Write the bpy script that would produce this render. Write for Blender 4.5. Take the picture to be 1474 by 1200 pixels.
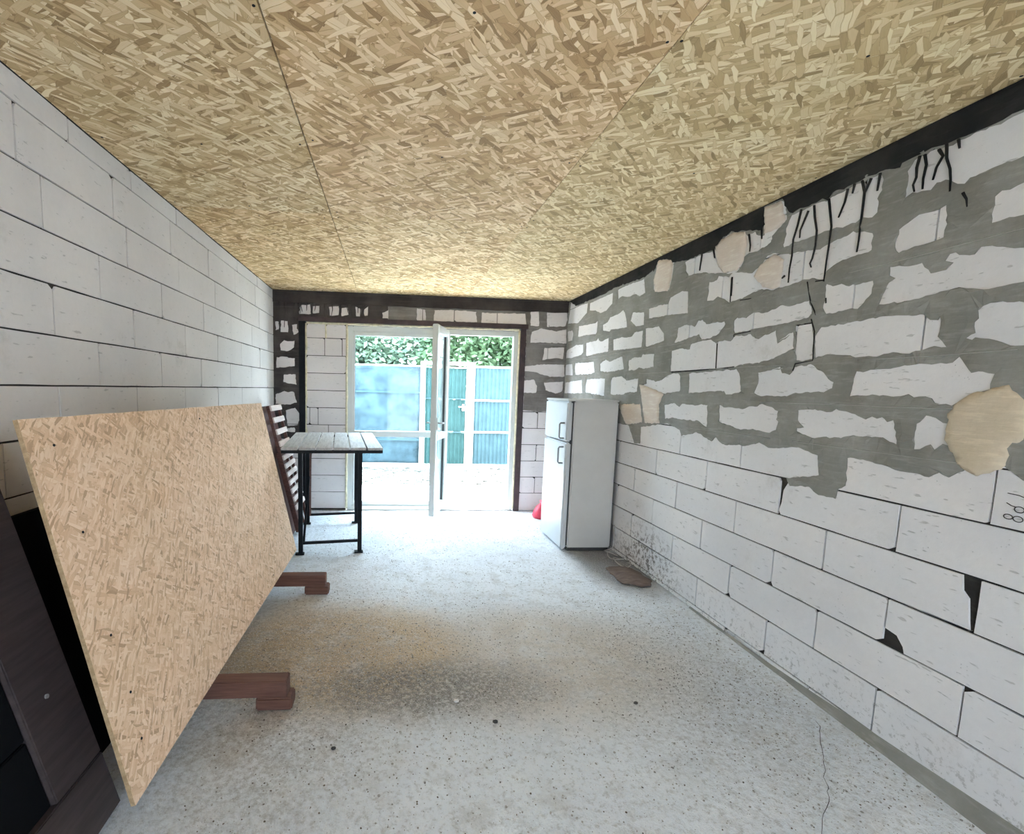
import bpy, bmesh, math, random
import numpy as np
from mathutils import Vector, Matrix, noise
from mathutils.geometry import delaunay_2d_cdt

for o in list(bpy.data.objects):
    bpy.data.objects.remove(o)
scene = bpy.context.scene
COL = scene.collection
rnd = random.Random(7)

# ---------------------------------------------------------------- room size (metres)
W, D, H = 3.437, 5.640, 2.536        # width (x), far wall (y), ceiling (z)
CAM = Vector((1.347, 0.0, 1.456))
YR = -2.2                            # rear wall, behind the camera

# ---------------------------------------------------------------- camera
cd = bpy.data.cameras.new('camera')
cam = bpy.data.objects.new('camera', cd)
COL.objects.link(cam)
yaw, pitch, roll = 0.0824, 0.1065, 0.0241
fwd = Vector((math.sin(yaw) * math.cos(pitch), math.cos(yaw) * math.cos(pitch), -math.sin(pitch)))
right = Vector((math.cos(yaw), -math.sin(yaw), 0))
up = right.cross(fwd)
r2 = right * math.cos(roll) + up * math.sin(roll)
u2 = up * math.cos(roll) - right * math.sin(roll)
M = Matrix((r2, u2, -fwd)).transposed().to_4x4()
M.translation = CAM
cam.matrix_world = M
cd.sensor_fit = 'HORIZONTAL'
cd.sensor_width = 36.0
cd.lens = 684.31 / 1474 * 36
cd.shift_x = (737 - 618.04) / 1474
cd.shift_y = (634.02 - 600) / 1474
cd.clip_start = 0.02
scene.camera = cam

# ---------------------------------------------------------------- sky, light, exposure
SKY = 1.0
world = bpy.data.worlds.new('overcast_sky')
scene.world = world
world.use_nodes = True
wb = world.node_tree.nodes['Background']
wb.inputs['Color'].default_value = (0.69, 0.845, 1.0, 1)
wb.inputs['Strength'].default_value = SKY
scene.view_settings.view_transform = 'Standard'
scene.view_settings.look = 'None'
scene.view_settings.gamma = 1.0
scene.view_settings.use_curve_mapping = False
scene.view_settings.exposure = 4.45
scene.cycles.use_denoising = True
scene.cycles.max_bounces = 9
scene.cycles.diffuse_bounces = 6
scene.cycles.glossy_bounces = 3
scene.cycles.use_adaptive_sampling = True
scene.cycles.adaptive_threshold = 0.05
scene.cycles.transparent_max_bounces = 24
scene.cycles.sample_clamp_indirect = 8.0

def area_portal(name, loc, rot, sx, sy):
    l = bpy.data.lights.new(name, 'AREA')
    l.shape = 'RECTANGLE'
    l.size, l.size_y = sx, sy
    l.cycles.is_portal = True
    o = bpy.data.objects.new(name, l)
    COL.objects.link(o)
    o.location = loc
    o.rotation_euler = rot
    return o
sl = bpy.data.lights.new('sun', 'SUN')
sl.energy = 2.0
sl.angle = math.radians(28.0)
sl.color = (1.0, 0.975, 0.94)
sun = bpy.data.objects.new('sun', sl)
COL.objects.link(sun)
sun.rotation_euler = Vector((0.03, -0.13, -0.99)).to_track_quat('-Z', 'Y').to_euler()
# sampling guides (they emit nothing) in the two openings of the room
area_portal('terrace_opening_guide', (1.84, D + 0.30, 1.1), (math.radians(-90), 0, 0), 2.2, 2.3)
area_portal('added_rear_opening_guide', (W / 2, YR - 0.30, 1.1), (math.radians(90), 0, 0), 1.1, 2.1)

# traced outlines on the walls: (y, z) on the right wall, (x, z) on the far wall
R_HOLES = [[(5.564,2.515),(5.452,2.513),(5.426,2.444),(5.074,2.418),(5.087,2.322),(5.25,2.267),(5.32,2.243),(5.628,2.278)],[(5.019,2.408),(4.649,2.414),(4.494,2.414),(4.491,2.316),(4.606,2.272),(4.745,2.263),(4.875,2.31),(5.021,2.333)],[(4.39,2.422),(4.271,2.426),(4.085,2.422),(3.93,2.414),(3.898,2.298),(3.98,2.288),(4.072,2.323),(4.18,2.317),(4.3,2.348),(4.378,2.335)],[(3.708,2.492),(3.594,2.486),(3.509,2.449),(3.52,2.338),(3.549,2.253),(3.648,2.257),(3.772,2.298),(3.77,2.395)],[(5.285,2.204),(4.987,2.187),(4.843,2.179),(4.796,2.193),(4.804,2.08),(4.827,2.066),(5.08,2.084),(5.237,2.084),(5.298,2.09)],[(4.667,2.135),(4.566,2.152),(4.516,2.189),(4.358,2.194),(4.262,2.217),(4.229,2.188),(4.192,2.128),(4.172,2.052),(4.36,2.062),(4.478,2.071),(4.508,2.055),(4.66,2.083)],[(4.086,2.166),(3.893,2.141),(3.882,2.033),(4.015,2.041),(4.113,2.099)],[(3.82,2.155),(3.653,2.157),(3.549,2.149),(3.521,2.191),(3.382,2.21),(3.308,2.195),(3.292,2.038),(3.521,2.064),(3.641,2.067),(3.809,2.077)],[(5.631,2.187),(5.482,2.181),(5.444,2.142),(5.464,2.061),(5.596,2.067)],[(5.068,1.999),(4.804,1.996),(4.759,2.022),(4.73,1.988),(4.68,1.978),(4.522,1.998),(4.514,1.863),(4.811,1.864),(4.992,1.855),(5.048,1.859)],[(5.615,1.965),(5.33,2.001),(5.137,1.989),(5.124,1.904),(5.178,1.879),(5.467,1.863),(5.67,1.876)],[(4.42,1.968),(4.247,1.973),(4.149,1.959),(4.075,1.96),(4.026,1.99),(3.889,1.987),(3.895,1.855),(4.135,1.857),(4.407,1.869)],[(3.85,2.003),(3.786,2.0),(3.746,1.995),(3.656,1.995),(3.575,1.93),(3.568,1.874),(3.682,1.861),(3.805,1.851),(3.83,1.857)],[(3.393,1.949),(3.289,1.962),(3.2,1.933),(3.164,1.971),(3.123,1.966),(3.079,1.935),(3.029,1.936),(2.907,1.928),(2.893,1.91),(2.945,1.861),(3.028,1.838),(3.112,1.834),(3.151,1.876),(3.233,1.868),(3.305,1.857),(3.426,1.842),(3.4,1.885)],[(2.817,1.923),(2.797,1.935),(2.722,1.925),(2.665,1.945),(2.559,1.929),(2.516,1.943),(2.457,1.953),(2.437,1.944),(2.38,1.938),(2.29,1.951),(2.285,1.934),(2.267,1.881),(2.271,1.881),(2.283,1.861),(2.362,1.855),(2.443,1.854),(2.574,1.851),(2.496,1.854),(2.586,1.854),(2.672,1.85),(2.807,1.845),(2.815,1.869)],[(3.451,1.788),(3.358,1.799),(3.236,1.78),(3.226,1.814),(3.117,1.826),(3.014,1.828),(2.961,1.798),(2.938,1.804),(2.869,1.809),(2.834,1.798),(2.804,1.826),(2.669,1.822),(2.636,1.797),(2.606,1.787),(2.561,1.803),(2.488,1.823),(2.466,1.752),(2.417,1.768),(2.391,1.785),(2.468,1.756),(2.367,1.805),(2.359,1.719),(2.399,1.706),(2.48,1.675),(2.549,1.658),(2.617,1.65),(2.729,1.656),(2.78,1.636),(2.952,1.635),(3.447,1.632)],[(2.355,1.836),(2.265,1.837),(2.252,1.792),(2.235,1.65),(2.334,1.649),(2.345,1.705)],[(3.825,1.459),(3.835,1.533),(3.78,1.549),(3.786,1.592),(3.737,1.583),(3.642,1.564),(3.575,1.571),(3.509,1.599),(3.445,1.617),(3.349,1.618),(3.324,1.604),(3.309,1.493),(3.41,1.479),(3.56,1.463),(3.632,1.462)],[(3.221,1.614),(3.064,1.618),(2.868,1.624),(2.756,1.622),(2.733,1.602),(2.713,1.534),(2.707,1.488),(2.781,1.476),(2.837,1.471),(2.851,1.491),(2.946,1.495),(3.047,1.486),(3.21,1.476),(3.213,1.547)],[(2.582,1.597),(2.518,1.606),(2.449,1.617),(2.406,1.611),(2.489,1.613),(2.43,1.624),(2.418,1.59),(2.367,1.578),(2.341,1.623),(2.243,1.627),(2.182,1.594),(2.114,1.538),(2.11,1.508),(2.169,1.489),(2.316,1.488),(2.369,1.468),(2.479,1.463),(2.413,1.466),(2.546,1.464),(2.596,1.482),(2.576,1.554)],[(3.498,1.386),(3.367,1.4),(3.302,1.379),(3.275,1.402),(3.185,1.396),(2.997,1.402),(2.984,1.251),(3.018,1.266),(3.101,1.29),(3.229,1.286),(3.385,1.295),(3.475,1.28)],[(2.886,1.406),(2.838,1.392),(2.77,1.39),(2.694,1.386),(2.644,1.399),(2.586,1.405),(2.531,1.418),(2.493,1.408),(2.447,1.396),(2.416,1.387),(2.423,1.342),(2.409,1.332),(2.415,1.283),(2.475,1.264),(2.502,1.262),(2.589,1.276),(2.668,1.265),(2.733,1.272),(2.873,1.301)],[(2.289,1.397),(2.193,1.405),(2.178,1.396),(2.097,1.4),(2.079,1.413),(2.033,1.4),(1.984,1.394),(1.959,1.378),(1.936,1.376),(1.909,1.386),(1.885,1.374),(1.866,1.389),(1.843,1.371),(1.818,1.378),(1.806,1.324),(1.795,1.277),(1.838,1.294),(1.898,1.298),(1.984,1.295),(2.043,1.278),(2.115,1.276),(2.176,1.264),(2.22,1.272),(2.283,1.286),(2.285,1.302),(2.247,1.309),(2.286,1.345)],[(1.731,1.368),(1.7,1.398),(1.669,1.395),(1.638,1.38),(1.584,1.374),(1.575,1.3),(1.611,1.295),(1.632,1.298),(1.659,1.275),(1.67,1.293),(1.687,1.286),(1.707,1.269),(1.728,1.266),(1.73,1.302)],[(2.004,1.582),(1.928,1.59),(1.854,1.59),(1.863,1.59),(1.776,1.601),(1.677,1.604),(1.636,1.604),(1.618,1.622),(1.599,1.598),(1.572,1.564),(1.539,1.567),(1.507,1.555),(1.513,1.507),(1.545,1.496),(1.58,1.472),(1.621,1.448),(1.662,1.446),(1.691,1.465),(1.714,1.477),(1.75,1.469),(1.775,1.481),(1.848,1.47),(1.829,1.473),(1.92,1.48),(2.018,1.473),(2.014,1.537),(2.006,1.571)],[(2.238,1.765),(2.208,1.805),(2.135,1.807),(2.018,1.809),(1.933,1.811),(1.89,1.809),(1.753,1.797),(1.728,1.771),(1.705,1.763),(1.699,1.781),(1.692,1.728),(1.694,1.704),(1.678,1.683),(1.663,1.66),(1.702,1.669),(1.75,1.66),(1.786,1.651),(1.841,1.657),(1.871,1.654),(1.924,1.645),(2.015,1.648),(2.079,1.667),(2.131,1.67),(2.204,1.663),(2.226,1.659)],[(1.58,1.786),(1.566,1.797),(1.546,1.807),(1.44,1.792),(1.423,1.651),(1.476,1.653),(1.504,1.667),(1.538,1.681),(1.575,1.685),(1.586,1.679),(1.602,1.69),(1.578,1.71),(1.586,1.742),(1.576,1.759)],[(2.206,2.011),(2.167,1.99),(2.126,1.996),(2.086,1.977),(1.976,1.978),(1.975,1.924),(2.01,1.886),(2.031,1.867),(2.091,1.869),(2.141,1.862),(2.189,1.869),(2.209,1.897),(2.204,1.962)],[(1.937,1.866),(1.927,1.909),(1.908,1.953),(1.884,1.965),(1.91,1.984),(1.913,2.014),(1.875,2.012),(1.853,2.003),(1.824,2.004),(1.787,1.999),(1.761,1.971),(1.75,1.954),(1.699,1.956),(1.68,1.975),(1.707,1.988),(1.693,2.01),(1.673,2.014),(1.647,1.996),(1.612,1.991),(1.599,2.009),(1.569,2.003),(1.518,1.982),(1.461,1.97),(1.449,1.863),(1.517,1.861),(1.57,1.855),(1.593,1.866),(1.644,1.877),(1.71,1.874),(1.798,1.863),(1.896,1.863)],[(1.892,2.162),(1.86,2.181),(1.825,2.199),(1.797,2.199),(1.77,2.194),(1.727,2.193),(1.717,2.129),(1.721,2.107),(1.724,2.082),(1.764,2.073),(1.824,2.078),(1.884,2.07),(1.902,2.095),(1.892,2.156)],[(1.579,2.086),(1.575,2.172),(1.563,2.184),(1.536,2.185),(1.503,2.185),(1.487,2.186),(1.474,2.079),(1.491,2.083),(1.528,2.089),(1.554,2.084)],[(1.885,2.287),(1.879,2.332),(1.881,2.387),(1.865,2.42),(1.843,2.424),(1.82,2.423),(1.799,2.437),(1.78,2.423),(1.755,2.425),(1.733,2.415),(1.71,2.421),(1.679,2.424),(1.634,2.423),(1.591,2.422),(1.557,2.424),(1.532,2.425),(1.515,2.426),(1.497,2.274),(1.514,2.276),(1.557,2.277),(1.602,2.276),(1.66,2.27),(1.675,2.259),(1.699,2.264),(1.74,2.299),(1.77,2.297),(1.789,2.282),(1.821,2.285),(1.855,2.293)],[(2.485,2.288),(2.481,2.359),(2.456,2.412),(2.401,2.415),(2.348,2.415),(2.299,2.424),(2.249,2.412),(2.211,2.423),(2.159,2.42),(2.099,2.424),(2.025,2.426),(1.998,2.43),(1.981,2.397),(1.983,2.351),(1.996,2.325),(1.995,2.266),(2.016,2.258),(2.062,2.268),(2.09,2.256),(2.152,2.259),(2.231,2.267),(2.301,2.265),(2.375,2.265),(2.422,2.27),(2.485,2.256),(2.492,2.277)],[(3.089,2.209),(3.014,2.205),(2.993,2.228),(2.896,2.198),(2.866,2.218),(2.799,2.203),(2.704,2.18),(2.649,2.199),(2.599,2.242),(2.546,2.248),(2.475,2.222),(2.451,2.213),(2.352,2.205),(2.263,2.193),(2.197,2.203),(2.158,2.203),(2.098,2.219),(2.048,2.201),(2.004,2.187),(2.0,2.108),(2.06,2.108),(2.133,2.105),(2.182,2.088),(2.214,2.072),(2.223,2.035),(2.289,2.059),(2.356,2.055),(2.467,2.049),(2.527,2.048),(2.582,2.063),(2.613,2.068),(2.689,2.058),(2.768,2.043),(2.854,2.044),(2.876,2.04),(2.926,2.072),(2.988,2.096),(3.023,2.082),(3.093,2.086),(3.082,2.15)],[(3.371,2.412),(3.29,2.409),(3.235,2.411),(3.168,2.414),(3.102,2.404),(3.041,2.411),(3.009,2.442),(2.953,2.464),(2.886,2.462),(2.787,2.435),(2.773,2.405),(2.754,2.41),(2.714,2.412),(2.682,2.384),(2.652,2.368),(2.588,2.369),(2.574,2.331),(2.607,2.306),(2.661,2.297),(2.74,2.301),(2.779,2.29),(2.78,2.261),(2.813,2.232),(2.833,2.218),(2.9,2.222),(2.971,2.239),(3.097,2.268),(3.152,2.289),(3.22,2.297),(3.32,2.303),(3.355,2.346)],[(2.655,2.522),(2.534,2.514),(2.502,2.49),(2.486,2.406),(2.542,2.372),(2.578,2.35),(2.583,2.317),(2.628,2.31)],[(5.331,1.796),(4.838,1.786),(4.797,1.678),(4.91,1.66),(5.312,1.666),(5.354,1.744)],[(4.684,1.757),(4.561,1.791),(4.467,1.766),(4.223,1.799),(4.178,1.684),(4.368,1.673),(4.543,1.669),(4.673,1.679)],[(4.102,1.754),(3.997,1.779),(3.892,1.768),(3.879,1.793),(3.695,1.784),(3.688,1.681),(3.829,1.67),(3.915,1.687),(3.964,1.667),(4.09,1.667)],[(5.64,1.794),(5.425,1.795),(5.389,1.662),(5.622,1.669)],[(5.609,1.582),(5.123,1.604),(5.088,1.461),(5.439,1.452),(5.625,1.457)],[(5.015,1.54),(4.983,1.607),(4.775,1.613),(4.546,1.608),(4.544,1.435),(5.005,1.468)],[(4.419,1.576),(4.392,1.615),(4.198,1.62),(4.116,1.581),(4.042,1.584),(3.911,1.595),(3.921,1.48),(4.101,1.475),(4.175,1.455),(4.412,1.452)]]
R_DRIPS = [[(2.394,2.422),(2.408,2.348),(2.427,2.284),(2.425,2.2),(2.433,2.137),(2.432,2.065)],[(2.35,2.4),(2.371,2.355),(2.389,2.317),(2.388,2.279)],[(2.319,2.414),(2.308,2.352),(2.289,2.285),(2.287,2.212),(2.298,2.154),(2.309,2.132),(2.299,2.111)],[(2.239,2.414),(2.218,2.321),(2.209,2.277),(2.212,2.19),(2.216,2.12),(2.218,2.025)],[(2.077,2.431),(2.061,2.376),(2.061,2.306),(2.062,2.241),(2.062,2.169),(2.065,2.12)],[(2.036,2.425),(2.058,2.375)],[(2.144,2.423),(2.153,2.367),(2.177,2.307)],[(2.112,2.432),(2.119,2.393)],[(1.998,2.43),(2.003,2.359)],[(1.843,2.429),(1.85,2.388),(1.847,2.349),(1.856,2.323),(1.848,2.295)],[(1.825,2.425),(1.815,2.383),(1.82,2.332),(1.818,2.293)],[(1.776,2.421),(1.759,2.39),(1.777,2.356),(1.784,2.313)],[(1.751,2.428),(1.745,2.375),(1.729,2.331),(1.722,2.287),(1.719,2.245)],[(1.713,2.427),(1.706,2.393)],[(1.674,2.223),(1.659,2.195),(1.654,2.166)],[(2.754,2.41),(2.735,2.343),(2.736,2.307)],[(2.656,2.404),(2.65,2.353)],[(3.065,2.41),(3.046,2.353)],[(3.181,2.414),(3.194,2.308)],[(2.46,2.107),(2.476,2.097)],[(2.865,2.191),(2.859,2.077)]]
R_CRACKS = [[(2.267,1.853),(2.241,1.79),(2.232,1.646),(2.334,1.636),(2.346,1.6)],[(2.313,2.043),(2.282,1.94),(2.236,1.858)],[(2.265,2.035),(2.216,2.031)],[(3.43,1.628),(2.952,1.633),(2.78,1.64)],[(2.671,1.841),(2.805,1.836),(2.804,1.822)],[(2.198,1.943),(2.195,1.918)],[(2.778,2.036),(2.685,2.03)],[(2.872,2.185),(2.865,2.042)],[(2.952,1.797),(2.943,1.635)]]
R_PATCH = [[(1.623,1.4),(1.608,1.443),(1.566,1.482),(1.513,1.502),(1.483,1.516),(1.456,1.515),(1.437,1.492),(1.408,1.471),(1.396,1.422),(1.387,1.347),(1.426,1.317),(1.435,1.259),(1.452,1.226),(1.478,1.21),(1.517,1.201),(1.549,1.214),(1.576,1.238),(1.6,1.277),(1.623,1.332)],[(3.015,2.305),(3.042,2.416),(2.998,2.45),(2.886,2.462),(2.787,2.435),(2.773,2.361),(2.781,2.268),(2.833,2.222),(2.947,2.237)],[(2.682,2.157),(2.641,2.211),(2.545,2.241),(2.48,2.197),(2.487,2.052),(2.539,2.053),(2.605,2.077)],[(3.73,2.523),(3.525,2.465),(3.529,2.369),(3.562,2.245),(3.742,2.276),(3.774,2.377),(3.747,2.449)],[(2.65,2.524),(2.534,2.515),(2.494,2.396),(2.542,2.372),(2.632,2.38)],[(3.879,1.55),(3.513,1.467),(3.559,1.386),(3.54,1.24),(3.752,1.225),(3.827,1.412)],[(4.234,1.368),(3.843,1.38),(3.792,1.228),(4.07,1.192)]]
R_MORTAR_EDGE = [(5.764,1.314),(4.837,1.213),(4.319,1.191),(4.209,1.192),(4.016,1.186),(3.906,1.041),(3.81,1.053),(3.817,1.189),(3.446,1.247),(3.278,1.211),(3.251,1.17),(3.088,1.212),(2.931,1.167),(2.891,1.196),(2.824,1.156),(2.636,1.173),(2.525,1.199),(2.443,1.18),(2.277,1.208),(2.149,1.18),(2.133,1.087),(2.321,1.037),(2.292,0.999),(2.188,1.021),(2.121,0.992),(2.032,0.994),(2.026,1.04),(1.992,1.061),(1.998,1.191),(1.926,1.195),(1.798,1.175),(1.659,1.168),(1.63,1.187),(1.599,1.179),(1.545,1.217),(1.444,1.247),(1.387,1.203),(1.326,1.189)]
R_TAR_EDGE = [(5.61,2.534),(5.396,2.445),(5.023,2.441),(4.722,2.438),(4.435,2.45),(4.087,2.435),(3.916,2.428),(3.793,2.457),(3.782,2.438),(3.719,2.508),(3.612,2.493),(3.515,2.444),(3.379,2.419),(3.236,2.416),(3.142,2.415),(3.065,2.408),(3.02,2.433),(2.977,2.466),(2.909,2.471),(2.777,2.437),(2.726,2.423),(2.656,2.401),(2.638,2.437),(2.658,2.53),(2.642,2.531),(2.527,2.526),(2.494,2.461),(2.444,2.418),(2.403,2.428),(2.335,2.422),(2.279,2.432),(2.249,2.413),(2.226,2.438),(2.124,2.434),(1.999,2.436),(1.914,2.417),(1.91,2.432),(1.877,2.439),(1.83,2.431),(1.8,2.441),(1.747,2.425),(1.71,2.426),(1.634,2.427),(1.558,2.429),(1.532,2.429),(1.516,2.43)]
B_HOLES_L = [[(0.296,2.373),(0.412,2.389),(0.423,2.281),(0.292,2.276)],[(0.436,2.366),(0.521,2.381),(0.515,2.296),(0.442,2.288)],[(0.625,2.373),(0.741,2.383),(0.735,2.28),(0.637,2.27)],[(0.765,2.36),(0.839,2.369),(0.846,2.284),(0.766,2.275)],[(0.925,2.384),(0.987,2.362),(0.982,2.277),(0.932,2.275)],[(1.012,2.351),(1.073,2.39),(1.068,2.292),(1.031,2.285)],[(1.235,2.323),(1.304,2.356),(1.305,2.264),(1.236,2.268)],[(1.31,2.344),(1.447,2.385),(1.736,2.384),(1.739,2.264),(1.512,2.259),(1.311,2.264)],[(0.024,2.188),(0.066,2.184),(0.065,2.099),(0.029,2.092)],[(0.09,2.197),(0.168,2.199),(0.167,2.066),(0.083,2.075)],[(0.21,2.152),(0.265,2.166),(0.283,2.07),(0.228,2.044)],[(0.075,1.935),(0.118,1.973),(0.24,1.971),(0.227,1.897),(0.166,1.858),(0.081,1.862)],[(0.032,1.781),(0.105,1.795),(0.238,1.775),(0.238,1.688),(0.03,1.664)],[(0.115,1.592),(0.244,1.596),(0.255,1.478),(0.108,1.505)],[(0.02,1.36),(0.118,1.399),(0.224,1.392),(0.259,1.275),(0.187,1.247),(0.019,1.252)],[(0.134,1.182),(0.241,1.212),(0.303,1.113),(0.266,1.012),(0.15,1.0)],[(0.15,0.973),(0.23,0.984),(0.239,0.929),(0.15,0.927)]]
B_HOLES_R = [[(1.63,2.39),(1.731,2.381),(1.74,2.258),(1.633,2.254)],[(1.839,2.379),(2.061,2.387),(2.323,2.378),(2.34,2.258),(1.829,2.255)],[(2.394,2.368),(2.913,2.375),(2.932,2.244),(2.392,2.248)],[(2.976,2.421),(3.074,2.425),(3.09,2.236),(2.985,2.239)],[(3.173,2.416),(3.417,2.425),(3.429,2.324),(3.407,2.247),(3.183,2.233)],[(3.001,2.17),(3.118,2.212),(3.304,2.187),(3.423,2.21),(3.432,2.044),(3.192,2.05),(2.988,2.043)],[(3.169,1.985),(3.408,1.999),(3.402,1.864),(3.308,1.868),(3.15,1.844)],[(2.922,1.76),(3.152,1.792),(3.419,1.794),(3.427,1.651),(3.253,1.647),(3.077,1.694),(2.924,1.709)],[(3.177,1.574),(3.417,1.593),(3.41,1.475),(3.331,1.447),(3.208,1.484)],[(2.929,1.593),(3.055,1.609),(3.099,1.533),(3.089,1.448),(2.936,1.451)]]
# ---------------------------------------------------------------- material helpers
class NT:
    def __init__(s, name):
        s.m = bpy.data.materials.new(name)
        s.m.use_nodes = True
        s.t = s.m.node_tree
        s.t.nodes.clear()
        s.out = s.n('ShaderNodeOutputMaterial')
        s.b = s.n('ShaderNodeBsdfPrincipled')
        s.l(s.b.outputs[0], s.out.inputs[0])
    def n(s, typ, **kw):
        nd = s.t.nodes.new(typ)
        for k, v in kw.items():
            setattr(nd, k, v)
        return nd
    def l(s, a, b):
        s.t.links.new(a, b)
    def put(s, sock, v):
        if hasattr(v, 'is_linked') or hasattr(v, 'links'):
            s.l(v, sock)
        else:
            sock.default_value = v
    def math(s, op, a, b=0.0, c=None, clamp=False):
        nd = s.n('ShaderNodeMath', operation=op)
        nd.use_clamp = clamp
        s.put(nd.inputs[0], a); s.put(nd.inputs[1], b)
        if c is not None: s.put(nd.inputs[2], c)
        return nd.outputs[0]
    def mix(s, f, a, b, blend='MIX'):
        nd = s.n('ShaderNodeMix', data_type='RGBA')
        nd.blend_type = blend
        s.put(nd.inputs[0], f)
        s.put(nd.inputs[6], a if not isinstance(a, tuple) else (*a, 1)[:4])
        s.put(nd.inputs[7], b if not isinstance(b, tuple) else (*b, 1)[:4])
        return nd.outputs[2]
    def noise(s, vec, scale, detail=3.0, rough=0.55, out=0):
        nd = s.n('ShaderNodeTexNoise')
        s.l(vec, nd.inputs['Vector'])
        nd.inputs['Scale'].default_value = scale
        nd.inputs['Detail'].default_value = detail
        nd.inputs['Roughness'].default_value = rough
        return nd.outputs[out]
    def voronoi(s, vec, scale, feature='F1', out=0, dim='3D', rand=1.0):
        nd = s.n('ShaderNodeTexVoronoi', feature=feature, voronoi_dimensions=dim)
        s.l(vec, nd.inputs['Vector'])
        nd.inputs['Scale'].default_value = scale
        nd.inputs['Randomness'].default_value = rand
        return nd.outputs[out]
    def step(s, v, lo, hi, a=0.0, b=1.0):
        nd = s.n('ShaderNodeMapRange')
        nd.interpolation_type = 'SMOOTHSTEP'
        s.l(v, nd.inputs[0])
        for i, x in enumerate((lo, hi, a, b)):
            nd.inputs[i + 1].default_value = x
        return nd.outputs[0]
    def ramp(s, v, stops):
        nd = s.n('ShaderNodeValToRGB')
        s.l(v, nd.inputs[0])
        e = nd.color_ramp.elements
        while len(e) < len(stops): e.new(0.5)
        for i, (p, c) in enumerate(stops):
            e[i].position = p
            e[i].color = (*c, 1)
        return nd.outputs[0]
    def coords(s, kind='Object'):
        return s.n('ShaderNodeTexCoord').outputs[kind]
    def mapping(s, vec, loc=(0, 0, 0), rot=(0, 0, 0), scale=(1, 1, 1)):
        nd = s.n('ShaderNodeMapping')
        s.l(vec, nd.inputs[0])
        nd.inputs[1].default_value = loc
        nd.inputs[2].default_value = rot
        nd.inputs[3].default_value = scale
        return nd.outputs[0]
    def rand(s):
        return s.n('ShaderNodeObjectInfo').outputs['Random']
    def vadd(s, a, b, op='ADD'):
        nd = s.n('ShaderNodeVectorMath', operation=op)
        s.put(nd.inputs[0], a); s.put(nd.inputs[1], b)
        return nd.outputs[0]
    def bump(s, h, strength=0.3, dist=0.01):
        nd = s.n('ShaderNodeBump')
        s.l(h, nd.inputs['Height'])
        nd.inputs['Strength'].default_value = strength
        nd.inputs['Distance'].default_value = dist
        s.l(nd.outputs[0], s.b.inputs['Normal'])
    def done(s, col, rough=0.9, metal=0.0, spec=0.3):
        if isinstance(col, tuple): s.b.inputs['Base Color'].default_value = (*col, 1)
        else: s.l(col, s.b.inputs['Base Color'])
        s.put(s.b.inputs['Roughness'], rough)
        s.b.inputs['Metallic'].default_value = metal
        s.b.inputs['Specular IOR Level'].default_value = spec
        return s.m

def mat_block(name, base, tint, splash=None):
    t = NT(name)
    c = t.coords()
    r = t.rand()
    big = t.noise(c, 1.7, 3)
    fine = t.noise(c, 34, 4, 0.7)
    pore = t.voronoi(c, 70)
    pm = t.step(pore, 0.05, 0.17, 1.0, 0.0)
    pm = t.math('MULTIPLY', pm, t.step(t.noise(c, 9, 2), 0.55, 0.68))
    col = t.mix(t.step(r, 0.0, 1.0), base, tint)
    col = t.mix(t.step(big, 0.35, 0.7), col, t.mix(0.5, col, (base[0] * 0.84, base[1] * 0.84, base[2] * 0.85)))
    col = t.mix(t.math('MULTIPLY', fine, 0.22), col, (0.42, 0.41, 0.40))
    scr = t.noise(t.mapping(c, scale=(3, 3, 60)), 3.0, 2)
    col = t.mix(t.math('MULTIPLY', t.step(scr, 0.60, 0.72), 0.22), col, (0.72, 0.71, 0.70))
    col = t.mix(t.math('MULTIPLY', pm, 0.65), col, (0.20, 0.19, 0.18))
    dirt = t.math('MULTIPLY', t.step(t.noise(c, 2.6, 6, 0.75), 0.56, 0.76), 0.36)
    col = t.mix(dirt, col, (0.33, 0.30, 0.27))
    gouge = t.step(t.noise(t.mapping(c, rot=(0.15, 0, 0), scale=(9, 9, 42)), 1.6, 2), 0.66, 0.72)
    col = t.mix(t.math('MULTIPLY', gouge, 0.5), col, (0.34, 0.33, 0.32))
    if splash:
        v = t.mapping(c, loc=(0, -splash[0] / splash[2], -splash[1] / splash[3]), scale=(0, 1 / splash[2], 1 / splash[3]))
        ln = t.n('ShaderNodeVectorMath', operation='LENGTH'); t.l(v, ln.inputs[0])
        reg = t.step(ln.outputs['Value'], 0.35, 1.1, 1.0, 0.0)
        sp = t.step(t.noise(c, 26, 4, 0.8), 0.50, 0.58)
        col = t.mix(t.math('MULTIPLY', t.math('MULTIPLY', reg, sp), 0.8), col, (0.12, 0.10, 0.085))
        low = t.n('ShaderNodeSeparateXYZ'); t.l(c, low.inputs[0])
        foot = t.step(low.outputs[2], 0.02, 0.30, 1.0, 0.0)
        col = t.mix(t.math('MULTIPLY', t.math('MULTIPLY', foot, t.step(t.noise(c, 34, 4, 0.8), 0.55, 0.62)), 0.55), col, (0.24, 0.23, 0.22))
    t.bump(t.math('ADD', t.math('ADD', t.math('MULTIPLY', fine, 0.6), t.math('MULTIPLY', pm, -0.8)), t.math('MULTIPLY', gouge, -0.6)), 0.4, 0.004)
    return t.done(col, 0.95, spec=0.15)

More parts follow.
